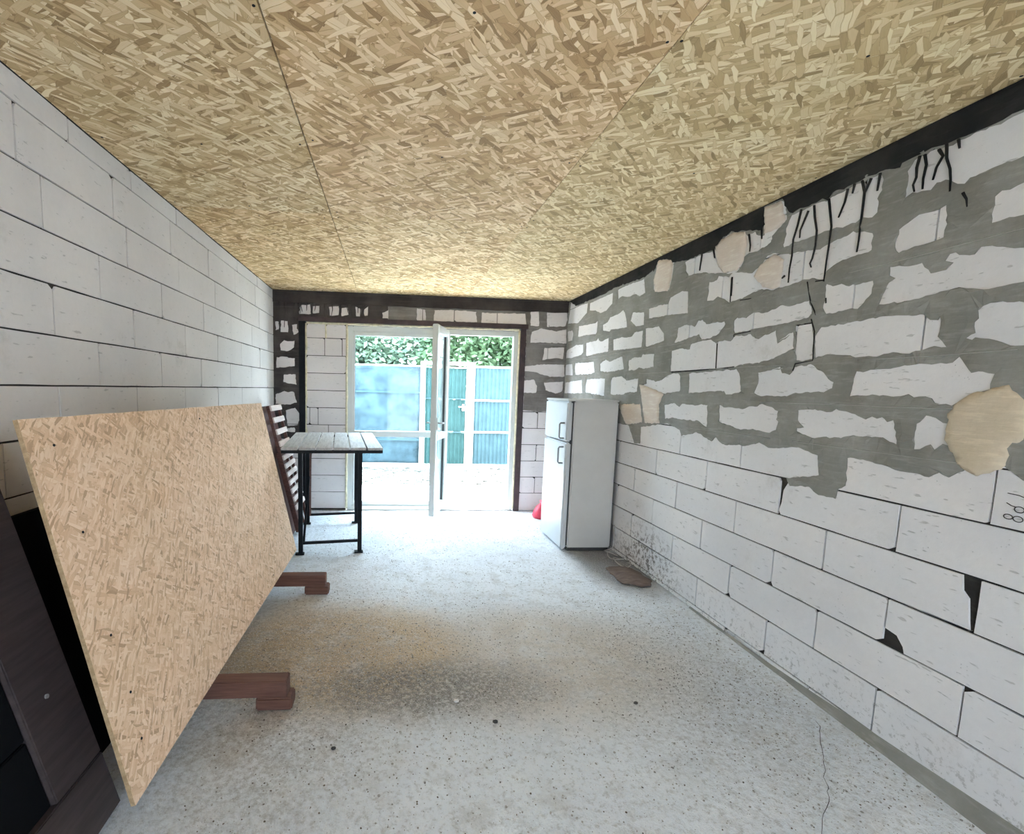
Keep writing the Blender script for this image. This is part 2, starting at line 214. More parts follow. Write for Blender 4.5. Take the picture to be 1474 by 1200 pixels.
def mat_mortar(name, a, b, bumpy=0.5):
    t = NT(name)
    c = t.coords()
    n1 = t.noise(c, 3.2, 5, 0.6)
    st = t.noise(t.mapping(c, rot=(0.25, 0.1, 0), scale=(1, 4, 26)), 2.2, 4, 0.6)
    fi = t.noise(c, 60, 3, 0.7)
    col = t.mix(t.step(n1, 0.35, 0.68), a, b)
    col = t.mix(t.math('MULTIPLY', t.step(st, 0.5, 0.72), 0.35), col, tuple(min(1, x * 1.5) for x in b))
    col = t.mix(t.math('MULTIPLY', fi, 0.35), col, tuple(x * 0.6 for x in a))
    t.bump(t.math('ADD', t.math('MULTIPLY', st, 0.8), t.math('MULTIPLY', fi, 0.3)), bumpy, 0.006)
    return t.done(col, 0.92, spec=0.2)

def mat_plain(name, col, rough=0.6, metal=0.0, spec=0.4, var=0.12, scale=6.0):
    t = NT(name)
    c = t.coords()
    n1 = t.noise(c, scale, 4, 0.65)
    k = t.mix(t.math('MULTIPLY', t.step(n1, 0.3, 0.75), 1.0), tuple(x * (1 - var) for x in col), tuple(min(1, x * (1 + var)) for x in col))
    t.bump(t.noise(c, scale * 8, 3), 0.08, 0.003)
    return t.done(k, rough, metal, spec)

def mat_osb(name, tones, fine=1.0, green=0.30):
    t = NT(name)
    c = t.coords()
    r = t.rand()
    off = t.n('ShaderNodeCombineXYZ')
    t.l(t.math('MULTIPLY', r, 37.0), off.inputs[0]); t.l(t.math('MULTIPLY', r, 91.0), off.inputs[1])
    c = t.vadd(c, off.outputs[0])
    wob = t.vadd(t.vadd(t.noise(c, 5.0, 2, out=1), (0.5, 0.5, 0.5), 'SUBTRACT'), (0.05, 0.05, 0.0), 'MULTIPLY')
    c = t.vadd(c, wob)
    val = None
    for i, (ang, sx, sy, thr) in enumerate(((0.2, 13, 50, 0.0), (1.35, 11, 44, 0.40), (-0.75, 13, 58, 0.50), (0.55, 11, 60, 0.58), (2.3, 15, 72, 0.68))):
        v = t.mapping(c, loc=(i * 3.7, i * 1.9, 0), rot=(0, 0, ang))
        v = t.mapping(v, scale=(sx * fine, sy * fine, 0))
        vc = t.n('ShaderNodeTexVoronoi', feature='F1', voronoi_dimensions='2D')
        t.l(v, vc.inputs['Vector']); vc.inputs['Scale'].default_value = 1.0
        ve = t.n('ShaderNodeTexVoronoi', feature='DISTANCE_TO_EDGE', voronoi_dimensions='2D')
        t.l(v, ve.inputs['Vector']); ve.inputs['Scale'].default_value = 1.0
        sep = t.n('ShaderNodeSeparateColor')
        t.l(vc.outputs['Color'], sep.inputs[0])
        grain = t.noise(t.mapping(v, scale=(0.6, 5, 1)), 2.0, 3)
        tone = t.math('ADD', t.math('MULTIPLY', sep.outputs[0], 0.78), t.math('MULTIPLY', grain, 0.30))
        edge = t.step(ve.outputs['Distance'], 0.0, 0.09, 0.45, 1.0)
        tone = t.math('MULTIPLY', tone, edge)
        if val is None:
            val = tone
        else:
            mask = t.math('MULTIPLY', t.math('GREATER_THAN', sep.outputs[1], thr), t.math('GREATER_THAN', ve.outputs['Distance'], 0.015))
            mx = t.n('ShaderNodeMix', data_type='FLOAT')
            t.l(mask, mx.inputs[0]); t.l(val, mx.inputs[2]); t.l(tone, mx.inputs[3])
            val = mx.outputs[0]
    col = t.ramp(val, [(0.05, tones[0]), (0.28, tones[1]), (0.55, tones[2]), (0.9, tones[3])])
    big = t.noise(c, 1.6, 3)
    col = t.mix(t.math('MULTIPLY', t.step(big, 0.42, 0.66), green), col, (0.66, 0.68, 0.52), 'MULTIPLY')
    col = t.mix(t.math('MULTIPLY', t.step(r, 0.3, 0.9), green * 0.5), col, (0.64, 0.60, 0.38))
    oi = t.n('ShaderNodeObjectInfo')
    col = t.mix(1.0, col, oi.outputs['Color'], 'MULTIPLY')
    t.bump(val, 0.35, 0.003)
    return t.done(col, 0.72, spec=0.25)

def mat_floor():
    t = NT('rough_concrete')
    c = t.coords()
    n1 = t.noise(c, 1.3, 5, 0.6)
    n2 = t.noise(c, 7.0, 6, 0.7)
    n3 = t.noise(c, 42.0, 4, 0.75)
    n4 = t.noise(c, 130.0, 3, 0.7)
    col = t.mix(t.step(n1, 0.35, 0.65), (0.75, 0.785, 0.835), (0.82, 0.855, 0.90))
    col = t.mix(t.math('MULTIPLY', t.step(n2, 0.48, 0.66), 0.5), col, (0.53, 0.525, 0.515))
    def spot(cx, cy, rx, ry, soft=0.35):
        v = t.mapping(c, loc=(-cx / rx, -cy / ry, 0), scale=(1 / rx, 1 / ry, 0))
        ln = t.n('ShaderNodeVectorMath', operation='LENGTH')
        t.l(v, ln.inputs[0])
        w = t.math('ADD', ln.outputs['Value'], t.math('MULTIPLY', t.math('SUBTRACT', n2, 0.5), 1.1))
        return t.step(w, 1.0 - soft, 1.0 + soft, 1.0, 0.0)
    tan = t.math('MAXIMUM', spot(1.05, 2.55, 0.85, 0.55), t.math('MULTIPLY', spot(2.15, 2.45, 0.85, 0.55), 0.55))
    col = t.mix(t.math('MULTIPLY', t.math('MULTIPLY', tan, t.step(n2, 0.30, 0.55, 0.6, 1.0)), 1.0), col, (0.55, 0.415, 0.265))
    dk = t.math('MAXIMUM', spot(1.5, 2.2, 0.62, 0.22, 0.6), t.math('MULTIPLY', spot(0.85, 2.3, 0.5, 0.9, 0.6), 0.55))
    dk = t.math('MAXIMUM', dk, t.math('MULTIPLY', spot(2.9, 2.15, 0.5, 0.75, 0.7), 0.35))
    col = t.mix(t.math('MULTIPLY', t.math('MULTIPLY', dk, t.step(n3, 0.36, 0.58, 0.35, 1.0)), 0.95), col, (0.20, 0.175, 0.15))
    fridge_shadow = spot(3.25, 3.78, 0.30, 0.55, 0.4)  # cast shadow of the refrigerator, painted into the floor colour
    col = t.mix(t.math('MULTIPLY', fridge_shadow, 0.75), col, (0.12, 0.10, 0.085))
    grit = t.step(n3, 0.50, 0.68)
    col = t.mix(t.math('MULTIPLY', grit, 0.45), col, (0.30, 0.285, 0.26))
    lt = t.step(n4, 0.52, 0.64)
    col = t.mix(t.math('MULTIPLY', lt, 0.4), col, (0.86, 0.86, 0.86))
    h = t.math('ADD', t.math('MULTIPLY', n3, 1.0), t.math('ADD', t.math('MULTIPLY', n4, 0.5), t.math('MULTIPLY', n2, 0.8)))
    t.bump(h, 0.8, 0.016)
    return t.done(col, 0.8, spec=0.35)

def mat_wood(name, a, b, rough=0.6, scale=1.0, axis=(1, 14, 14), spec=0.35):
    t = NT(name)
    c = t.coords()
    g = t.noise(t.mapping(c, scale=tuple(x * scale for x in axis)), 4.0, 5, 0.65)
    n = t.noise(c, 5 * scale, 3)
    col = t.mix(t.step(g, 0.3, 0.7), a, b)
    col = t.mix(t.math('MULTIPLY', t.step(n, 0.5, 0.8), 0.3), col, tuple(x * 0.6 for x in a))
    t.bump(g, 0.25, 0.003)
    return t.done(col, rough, spec=spec)

def mat_glass(name='window_glass', tint=(0.93, 0.98, 0.99)):
    t = NT(name)
    t.t.nodes.remove(t.b)
    tr = t.n('ShaderNodeBsdfTransparent'); tr.inputs[0].default_value = (*tint, 1)
    gl = t.n('ShaderNodeBsdfGlossy'); gl.inputs['Roughness'].default_value = 0.02
    lw = t.n('ShaderNodeLayerWeight'); lw.inputs[0].default_value = 0.5
    refl = t.math('ADD', t.math('MULTIPLY', t.math('POWER', lw.outputs['Facing'], 5.0), 0.35), 0.008)
    mx = t.n('ShaderNodeMixShader')
    t.l(refl, mx.inputs[0]); t.l(tr.outputs[0], mx.inputs[1]); t.l(gl.outputs[0], mx.inputs[2])
    t.l(mx.outputs[0], t.out.inputs[0])
    return t.m

def mat_leaf(name, a, b):
    t = NT(name)
    c = t.coords()
    n1 = t.noise(c, 2.2, 3); n2 = t.voronoi(c, 9.0, out=1)
    sep = t.n('ShaderNodeSeparateColor'); t.l(n2, sep.inputs[0])
    col = t.mix(t.step(n1, 0.35, 0.65), a, b)
    col = t.mix(t.math('MULTIPLY', sep.outputs[0], 0.5), col, (b[0] * 1.5, b[1] * 1.4, b[2] * 1.2))
    return t.done(col, 0.6, spec=0.3)

MT = dict(
    block_r=mat_block('aerated_block_grey', (0.760, 0.750, 0.763), (0.805, 0.780, 0.778), (3.62, 0.05, 0.55, 0.42)),
    block_l=mat_block('aerated_block_warm', (0.72, 0.685, 0.668), (0.77, 0.738, 0.722)),
    block_b=mat_block('aerated_block_pink', (0.72, 0.675, 0.672), (0.76, 0.715, 0.712)),
    joint=mat_mortar('dark_joint', (0.030, 0.027, 0.024), (0.06, 0.055, 0.05)),
    mortar=mat_mortar('grey_mortar', (0.235, 0.230, 0.208), (0.325, 0.320, 0.298)),
    mortar_light=mat_mortar('pale_mortar', (0.34, 0.33, 0.30), (0.44, 0.43, 0.40)),
    mortar_dark=mat_mortar('sooty_mortar', (0.045, 0.038, 0.038), (0.10, 0.085, 0.080)),
    mortar_mid=mat_mortar('brown_mortar', (0.16, 0.145, 0.135), (0.25, 0.235, 0.225)),
    beam=mat_mortar('dark_ring_beam', (0.035, 0.03, 0.03), (0.085, 0.07, 0.065), 0.2),
    tar=mat_mortar('bitumen', (0.014, 0.014, 0.014), (0.040, 0.037, 0.034), 0.35),
    crack=mat_plain('crack_shadow', (0.02, 0.018, 0.016), 0.9, var=0.2),
    plaster=mat_mortar('beige_plaster', (0.60, 0.50, 0.36), (0.68, 0.58, 0.45), 0.6),
    plaster_pink=mat_mortar('pink_plaster', (0.70, 0.60, 0.52), (0.75, 0.67, 0.60), 0.4),
    osb=mat_osb('oriented_strand_board', [(0.21, 0.122, 0.053), (0.50, 0.335, 0.172), (0.69, 0.505, 0.295), (0.93, 0.79, 0.575)], 0.82, 0.22),
    osb_panel=mat_osb('weathered_strand_board', [(0.34, 0.195, 0.115), (0.71, 0.465, 0.30), (0.82, 0.575, 0.40), (0.90, 0.68, 0.52)], 1.6, 0.12),
    osb_edge=mat_wood('strand_board_edge', (0.30, 0.20, 0.11), (0.48, 0.34, 0.20)),
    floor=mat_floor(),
    pvc=mat_plain('white_pvc', (0.60, 0.625, 0.61), 0.35, var=0.03),
    foam=mat_plain('mounting_foam', (0.68, 0.62, 0.45), 0.9, var=0.2, scale=20),
    gasket=mat_plain('dark_gasket', (0.06, 0.065, 0.07), 0.6),
    steel_brown=mat_plain('brown_steel', (0.045, 0.026, 0.028), 0.5, var=0.35, scale=14),
    steel_dark=mat_plain('black_steel', (0.010, 0.011, 0.014), 0.6, spec=0.15, var=0.3, scale=14),
    glass=mat_glass(),
    fridge=mat_plain('fridge_enamel', (0.58, 0.595, 0.61), 0.3, var=0.02, spec=0.5),
    fridge_side=mat_plain('fridge_side_paint', (0.57, 0.56, 0.545), 0.4, var=0.03, spec=0.4),
    fridge_dark=mat_plain('fridge_dark_trim', (0.05, 0.05, 0.05), 0.6),
    handle_grey=mat_plain('handle_grey', (0.30, 0.30, 0.30), 0.4),
    timber=mat_wood('reddish_timber', (0.095, 0.040, 0.030), (0.16, 0.078, 0.056), 0.7),
    table_wood=mat_wood('weathered_grey_planks', (0.33, 0.325, 0.32), (0.50, 0.495, 0.49), 0.55, axis=(14, 1, 14)),
    chair_wood=mat_wood('red_brown_wood', (0.075, 0.028, 0.022), (0.14, 0.055, 0.042), 0.5),
    chair_slat=mat_wood('slat_window_sheen', (0.62, 0.50, 0.46), (0.74, 0.63, 0.58), 0.4, axis=(14, 1, 14)),  # brown slats; the window's sheen on them is painted as a pale colour
    frame_brown=mat_wood('dark_brown_plank', (0.042, 0.032, 0.033), (0.065, 0.050, 0.051), 0.6, axis=(12, 1, 12)),
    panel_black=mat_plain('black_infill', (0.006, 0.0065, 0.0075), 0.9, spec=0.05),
    red_bag=mat_plain('red_plastic', (0.60, 0.045, 0.085), 0.4, var=0.2),
    cable=mat_plain('grey_cable', (0.46, 0.44, 0.42), 0.5),
    rag=mat_wood('brown_rag', (0.13, 0.095, 0.08), (0.22, 0.165, 0.14), 0.9, axis=(4, 16, 4)),
    stone=mat_plain('grit_stone', (0.36, 0.35, 0.33), 0.9, var=0.5, scale=3),
    stone_white=mat_plain('white_chip', (0.72, 0.70, 0.68), 0.9),
    stone_brown=mat_plain('brown_grit', (0.13, 0.105, 0.085), 0.9, var=0.4),
    stone_dark=mat_plain('dark_chip', (0.06, 0.055, 0.05), 0.9),
    ground=mat_mortar('pale_concrete_slab', (0.66, 0.65, 0.63), (0.74, 0.73, 0.71), 0.3),
    gravel=mat_mortar('yard_gravel', (0.14, 0.145, 0.13), (0.24, 0.235, 0.21), 0.8),
    pebble=mat_plain('yard_pebble', (0.12, 0.12, 0.105), 0.9, var=0.5, scale=4),
    tarp=mat_plain('blue_grey_screen', (0.056, 0.088, 0.104), 0.8, spec=0.08, var=0.35, scale=3.5),
    steel_green=mat_plain('teal_corrugated_steel', (0.036, 0.080, 0.076), 0.7, spec=0.08, var=0.12),
    steel_blue=mat_plain('blue_corrugated_steel', (0.054, 0.095, 0.105), 0.7, spec=0.08, var=0.12),
    post_white=mat_plain('white_post', (0.70, 0.66, 0.60), 0.6),
    leaf_a=mat_leaf('leaf_mid_green', (0.060, 0.110, 0.055), (0.100, 0.165, 0.085)),
    leaf_b=mat_leaf('leaf_pale_green', (0.085, 0.130, 0.095), (0.135, 0.190, 0.130)),
    bark=mat_plain('bark', (0.06, 0.045, 0.035), 0.9),
)

# ---------------------------------------------------------------- object helpers
def tag(o, label=None, cat=None, group=None, kind=None):
    if label: o['label'] = label
    if cat: o['category'] = cat
    if group: o['group'] = group
    if kind: o['kind'] = kind
    return o

def link(name, me, mat, parent=None, smooth=False):
    o = bpy.data.objects.new(name, me)
    COL.objects.link(o)
    if mat and not me.materials:
        me.materials.append(MT[mat] if isinstance(mat, str) else mat)
    if parent is not None: o.parent = parent
    if smooth:
        for p in me.polygons: p.use_smooth = True
    return o

def mesh(name, v, f):
    me = bpy.data.meshes.new(name)
    me.from_pydata([tuple(x) for x in v], [], f)
    me.validate()
    me.update()
    return me

def empty(name, loc=(0, 0, 0), rz=0.0):
    o = bpy.data.objects.new(name, None)
    COL.objects.link(o)
    o.location = loc
    o.rotation_euler = (0, 0, rz)
    o.empty_display_size = 0.1
    return o

class MB:
    def __init__(s): s.v, s.f = [], []
    def add(s, v, f):
        k = len(s.v)
        s.v += [tuple(x) for x in v]
        s.f += [tuple(i + k for i in q) for q in f]
        return s
    def box(s, a, b):
        (x0, y0, z0), (x1, y1, z1) = a, b
        return s.add([(x0, y0, z0), (x1, y0, z0), (x1, y1, z0), (x0, y1, z0), (x0, y0, z1), (x1, y0, z1), (x1, y1, z1), (x0, y1, z1)],
                     [(0, 3, 2, 1), (4, 5, 6, 7), (0, 1, 5, 4), (1, 2, 6, 5), (2, 3, 7, 6), (3, 0, 4, 7)])
    def hexa(s, p):          # 8 corners, bottom 4 then top 4
        return s.add(p, [(0, 3, 2, 1), (4, 5, 6, 7), (0, 1, 5, 4), (1, 2, 6, 5), (2, 3, 7, 6), (3, 0, 4, 7)])
    def bar(s, a, b, w, h, ref=(0, 0, 1)):
        a, b = Vector(a), Vector(b)
        d = (b - a).normalized()
        ref = Vector(ref)
        if abs(d.dot(ref)) > 0.99: ref = Vector((1, 0, 0))
        x = d.cross(ref).normalized() * (w / 2)
        y = x.cross(d).normalized() * (h / 2)
        return s.hexa([a - x - y, a + x - y, a + x + y, a - x + y, b - x - y, b + x - y, b + x + y, b - x + y])
    def tube(s, pts, r, n=8, flat=1.0, rs=None):
        pts = [Vector(p) for p in pts]
        rings = []
        prev = None
        for i, p in enumerate(pts):
            d = (pts[min(i + 1, len(pts) - 1)] - pts[max(i - 1, 0)]).normalized()
            if prev is None:
                ref = Vector((0, 0, 1)) if abs(d.z) < 0.9 else Vector((1, 0, 0))
                x = d.cross(ref).normalized()
            else:
                x = (prev - d * prev.dot(d)).normalized()
            prev = x
            y = d.cross(x)
            rr = rs[i] if rs else r
            rings.append([p + x * (rr * math.cos(2 * math.pi * k / n)) + y * (rr * flat * math.sin(2 * math.pi * k / n)) for k in range(n)])
        v = [q for g in rings for q in g]
        f = []
        for i in range(len(rings) - 1):
            for k in range(n):
                f.append((i * n + k, i * n + (k + 1) % n, (i + 1) * n + (k + 1) % n, (i + 1) * n + k))
        f.append(tuple(reversed(range(n))))
        f.append(tuple((len(rings) - 1) * n + k for k in range(n)))
        return s.add(v, f)
    def build(s, name, mat, parent=None, smooth=False, bevel=0.0):
        me = mesh(name, s.v, s.f)
        if bevel:
            bm = bmesh.new(); bm.from_mesh(me)
            bmesh.ops.recalc_face_normals(bm, faces=bm.faces)
            bmesh.ops.bevel(bm, geom=list(bm.edges), offset=bevel, segments=2, affect='EDGES', clamp_overlap=True)
            bm.to_mesh(me); bm.free()
        return link(name, me, mat, parent, smooth)

mapR = lambda u, v, d: (W - d, u, v)
mapL = lambda u, v, d: (d, u, v)
mapB = lambda u, v, d: (u, D - d, v)

def prism(poly, mp, d0, d1):
    n = len(poly)
    v = [mp(a, b, d0) for a, b in poly] + [mp(a, b, d1) for a, b in poly]
    f = [tuple(range(n)), tuple(reversed(range(n, 2 * n)))]
    f += [((i + 1) % n, i, n + i, n + (i + 1) % n) for i in range(n)]
    me = mesh('prism', v, f)
    bm = bmesh.new(); bm.from_mesh(me)
    bmesh.ops.recalc_face_normals(bm, faces=bm.faces)
    bm.to_mesh(me); bm.free()
    return me

def block_poly(u0, u1, v0, v1, corner=None, g=0.0038):
    c = [(u0 + g, v0 + g), (u1 - g, v0 + g), (u1 - g, v1 - g), (u0 + g, v1 - g)]
    pts = []
    for k in range(4):
        a, b = c[k], c[(k + 1) % 4]
        if corner and k in corner:
            pts += corner[k]
        elif rnd.random() < 0.28:
            q = rnd.uniform(0.006, 0.030)
            z = c[k - 1]
            def tow(p, t, s):
                L = math.hypot(t[0] - p[0], t[1] - p[1]) or 1
                return (p[0] + (t[0] - p[0]) / L * s, p[1] + (t[1] - p[1]) / L * s)
            pts += [tow(a, z, q * 0.7), tow(a, b, q)]
        else:
            pts.append(a)
        L = math.hypot(b[0] - a[0], b[1] - a[1])
        m = 3 if L > 0.35 else (1 if L > 0.15 else 0)
        if corner and (k in corner or (k + 1) % 4 in corner): m = 0
        for i in range(1, m + 1):
            t = i / (m + 1) + rnd.uniform(-0.08, 0.08)
            j = rnd.uniform(-0.0012, 0.0012)
            x, y = a[0] + (b[0] - a[0]) * t, a[1] + (b[1] - a[1]) * t
            if abs(b[0] - a[0]) > abs(b[1] - a[1]): y += j
            else: x += j
            pts.append((x, y))
    return pts

def add_block(u0, u1, v0, v1, mp, mat, parent, corner=None, depth=0.016, base=0.0):
    me = prism(block_poly(u0, u1, v0, v1, corner), mp, base - depth, base + rnd.uniform(-0.0015, 0.0015))
    return link('block', me, mat, parent)

def inside(px, py, poly):
    """vectorised point in polygon"""
    r = np.zeros(len(px), bool)
    n = len(poly)
    for i in range(n):
        x0, y0 = poly[i]; x1, y1 = poly[(i + 1) % n]
        if y0 == y1: continue
        c = ((y0 > py) != (y1 > py)) & (px < (x1 - x0) * (py - y0) / (y1 - y0) + x0)
        r ^= c
    return r

def rough_poly(poly, seg=0.014, amp=0.004, fixed=lambda p: False, seed=0.0):
    out = []
    n = len(poly)
    for i in range(n):
        a, b = poly[i], poly[(i + 1) % n]
        L = math.hypot(b[0] - a[0], b[1] - a[1])
        m = max(1, min(int(L / seg), 40))
        fx = fixed(a) and fixed(b)
        for k in range(m if not fx else 1):
            t = k / m
            x, y = a[0] + (b[0] - a[0]) * t, a[1] + (b[1] - a[1]) * t
            if not fx and not (k == 0 and fixed(a)):
                q = Vector((x * 38 + seed, y * 38, seed))
                x += amp * noise.noise(q) * 1.6
                y += amp * noise.noise(q + Vector((7.3, 2.1, 5.5))) * 1.6
            out.append((x, y))
    return out

def sheet(name, outer, holes, mp, edge, thick, mat, parent, d0=-0.004, pitch=0.05, seed=1.0, jit=0.0015):
    """thin uneven layer lying on a wall: outline, ragged holes, real thickness"""
    polys = [outer] + holes
    vs, es = [], []
    for p in polys:
        k = len(vs)
        vs += [Vector(q) for q in p]
        es += [(k + i, k + (i + 1) % len(p)) for i in range(len(p))]
    nb = len(vs)
    xs = [p[0] for p in outer]; ys = [p[1] for p in outer]
    gx = np.arange(min(xs), max(xs), pitch); gy = np.arange(min(ys), max(ys), pitch)
    G = np.array([(x, y) for x in gx for y in gy])
    if len(G):
        rs = np.random.RandomState(int(seed * 100))
        G = G + (rs.rand(*G.shape) - 0.5) * pitch * 0.8
        ok = inside(G[:, 0], G[:, 1], outer)
        for h in holes: ok &= ~inside(G[:, 0], G[:, 1], h)
        vs += [Vector((a, b)) for a, b in G[ok]]
    ov, oe, of, *_ = delaunay_2d_cdt(vs, es, [], 0, 1e-6)
    P = np.array([(v.x, v.y) for v in ov])
    T = np.array([f for f in of if len(f) == 3])
    cen = P[T].mean(1)
    ok = inside(cen[:, 0], cen[:, 1], outer)
    for h in holes: ok &= ~inside(cen[:, 0], cen[:, 1], h)
    T = T[ok]
    cnt = {}
    for a, b, c in T:
        for e in ((a, b), (b, c), (c, a)):
            cnt[e] = cnt.get(e, 0) + 1
    bnd = [e for e in cnt if (e[1], e[0]) not in cnt]
    bv = {i for e in bnd for i in e}
    used = sorted({int(i) for t in T for i in t})
    idx = {i: k for k, i in enumerate(used)}
    v = []
    for i in used:
        x, y = P[i]
        d = edge if i in bv else thick + jit * 2 * noise.noise(Vector((x * 9, y * 9, seed)))
        v.append(mp(x, y, d))
    f = [tuple(idx[int(i)] for i in t) for t in T]
    low = {}
    for i in bv:
        low[i] = len(v)
        v.append(mp(P[i][0], P[i][1], d0))
    f += [(idx[a], idx[b], low[b], low[a]) for a, b in bnd]
    me = mesh(name, v, f)
    bm = bmesh.new(); bm.from_mesh(me)
    bmesh.ops.recalc_face_normals(bm, faces=bm.faces)
    bm.to_mesh(me); bm.free()
    return link(name, me, mat, parent)

# ================================================================= THE ROOM
# ---- floor
b = MB()
nx, ny = 46, 110
for j in range(ny + 1):
    for i in range(nx + 1):
        x = -0.05 + (W + 0.10) * i / nx
        y = YR - 0.3 + (D + 0.30 - YR + 0.3) * j / ny
        z = 0.006 * noise.noise(Vector((x * 2.2, y * 2.2, 0))) + 0.004 * noise.noise(Vector((x * 7, y * 7, 3))) - 0.004
        if y > D - 0.15: z = min(z, -0.003)
        b.v.append((x, y, min(z, 0.004)))
for j in range(ny):
    for i in range(nx):
        k = j * (nx + 1) + i
        b.f.append((k, k + 1, k + nx + 2, k + nx + 1))
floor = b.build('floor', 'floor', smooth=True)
tag(floor, 'rough dusty grey concrete floor with brown dirt patches', 'floor', kind='structure')

# ---- right wall: blocks, grey mortar smears, bitumen band, plaster patches
YB = 0.55     # blocks are built one by one from here to the far wall
b = MB()
b.box((W + 0.009, YB, 0), (W + 0.30, D + 0.3, H + 0.02))
b.box((W, YR, 0), (W + 0.30, YB, H + 0.02))
wall_r = b.build('wall_right', 'joint')
wall_r.data.materials.append(MT['block_r'])
for p in wall_r.data.polygons:
    if p.index >= 6: p.material_index = 1
tag(wall_r, 'right wall of pale aerated blocks smeared with grey mortar and black bitumen', 'wall', kind='structure')
CUT = {('D', 1.15): {1: [(1.665, 0.4375), (1.672, 0.462), (1.70, 0.497), (1.7465, 0.506)]},
       ('C', 1.467): {3: [(1.514, 0.8305), (1.507, 0.775), (1.486, 0.752), (1.476, 0.67), (1.4705, 0.6375)]},
       ('B', 1.75): {2: [(2.334, 0.90), (2.329, 0.97), (2.296, 1.0305)]}}
names = 'ZFEDCBA'
for n in range(-1, 13):
    v0, v1 = 0.034 + 0.2 * n, 0.234 + 0.2 * n
    v0, v1 = max(v0, 0.0), min(v1, H)
    if v1 - v0 < 0.02: continue
    row = names[n + 1] if 0 <= n + 1 < 7 else '-'
    ph = 1.15 if n % 2 == 0 else 1.46          # B, D, F against A, C, E
    if n == -1: ph = 1.46
    us = [YB] + [u for u in [ph - 0.6 + 0.6 * k for k in range(-1, 9)] if YB + 0.08 < u < D - 0.08] + [D]
    for u0, u1 in zip(us[:-1], us[1:]):
        cut = None
        for (r, uu), c in CUT.items():
            if r == row and abs(uu - u0) < 0.02: cut = c
        add_block(u0, u1, v0, v1, mapR, 'block_r', wall_r, cut)
top = H - 0.002
outer = rough_poly([p for p in R_MORTAR_EDGE] + [(1.12, R_MORTAR_EDGE[-1][1]), (1.12, top), (D - 0.003, top), (D - 0.003, R_MORTAR_EDGE[0][1])],
                   fixed=lambda p: p[1] > top - 0.01 or p[0] < 1.13 or p[0] > D - 0.01)
holes = [rough_poly(h, amp=0.005 if i > 12 else 0.003, seed=i) for i, h in enumerate(R_HOLES)]
s = sheet('mortar_smear', outer, holes, mapR, 0.0022, 0.006, 'mortar', wall_r, seed=2)
tag(s, 'grey trowelled mortar smeared over the joints')
outer = rough_poly(list(R_TAR_EDGE) + [(1.12, R_TAR_EDGE[-1][1]), (1.12, top), (D - 0.003, top)],
                   seg=0.02, amp=0.006, fixed=lambda p: p[1] > top - 0.012 or p[0] < 1.13)
s = sheet('bitumen_band', outer, [], mapR, 0.0065, 0.0105, 'tar', wall_r, seed=5)
tag(s, 'black bitumen band under the ceiling')
for k, pts in enumerate(R_DRIPS):
    pp = []
    for a, c in zip(pts[:-1], pts[1:]):
        for t in (0, 0.5): pp.append((a[0] + (c[0] - a[0]) * t, a[1] + (c[1] - a[1]) * t))
    pp.append(pts[-1])
    n = len(pp)
    m = MB().tube([mapR(a, c, 0.0045) for a, c in pp], 0.004, 6, rs=[0.0045 * (1.25 - 0.6 * i / n) for i in range(n)])
    m.build('bitumen_run', 'tar', wall_r, smooth=True)
for pts in R_CRACKS:
    MB().tube([mapR(a, c, 0.0035) for a, c in pts], 0.0032, 6).build('crack', 'crack', wall_r)
for k, p in enumerate(R_PATCH):
    q = rough_poly(p, seg=0.012, amp=0.010 if k == 0 else 0.005, seed=40 + k)
    s = sheet('plaster_patch', q, [], mapR, 0.006, 0.012, 'plaster' if k == 0 else 'plaster_pink', wall_r, pitch=0.03, seed=20 + k, jit=0.002)
    for p_ in s.data.polygons: p_.use_smooth = True
    if k == 0: tag(s, 'round beige plaster patch')
# pale trowel ridges left along the bed joints, only where mortar covers them
for z, ya, yb in ((1.236, 1.50, 2.30), (1.434, 1.48, 2.55), (1.234, 2.45, 3.20), (1.634, 2.4, 3.9), (1.636, 1.45, 2.0), (1.834, 3.3, 5.3), (2.034, 1.35, 2.1)):
    n = int((yb - ya) / 0.02)
    ys_ = np.linspace(ya, yb, n); zs_ = np.array([z + 0.004 * noise.noise(Vector((y * 3, z, 0))) for y in ys_])
    bad = np.zeros(n, bool)
    for hh in holes: bad |= inside(ys_, zs_, hh)
    run = []
    for k in range(n + 1):
        if k < n and not bad[k]:
            run.append((ys_[k], zs_[k]))
        else:
            if len(run) > 4:
                MB().tube([mapR(a, c, 0.0062) for a, c in run], 0.0022, 5).build('mortar_ridge', 'mortar_light', wall_r, smooth=True)
            run = []
# pencilled number 861 on the block beneath the round plaster patch (reads upwards)
def stroke(pts):
    MB().tube([mapR(1.3735 + a, 1.066 + c, 0.0015) for a, c in pts], 0.0014, 5).build('pencil_stroke', 'stone_dark', wall_r)
def loop(cx, cy, rx, ry, n=14): return [(cx + rx * math.cos(2 * math.pi * i / n), cy + ry * math.sin(2 * math.pi * i / n)) for i in range(n + 1)]
stroke(loop(0.012, 0.008, 0.013, 0.0095)); stroke(loop(0.038, 0.010, 0.012, 0.008))      # 8
stroke(loop(0.012, 0.040, 0.013, 0.010)); stroke([(0.022, 0.047), (0.034, 0.049), (0.047, 0.056)])   # 6
stroke([(-0.004, 0.080), (0.018, 0.087), (0.048, 0.089)])                                 # 1
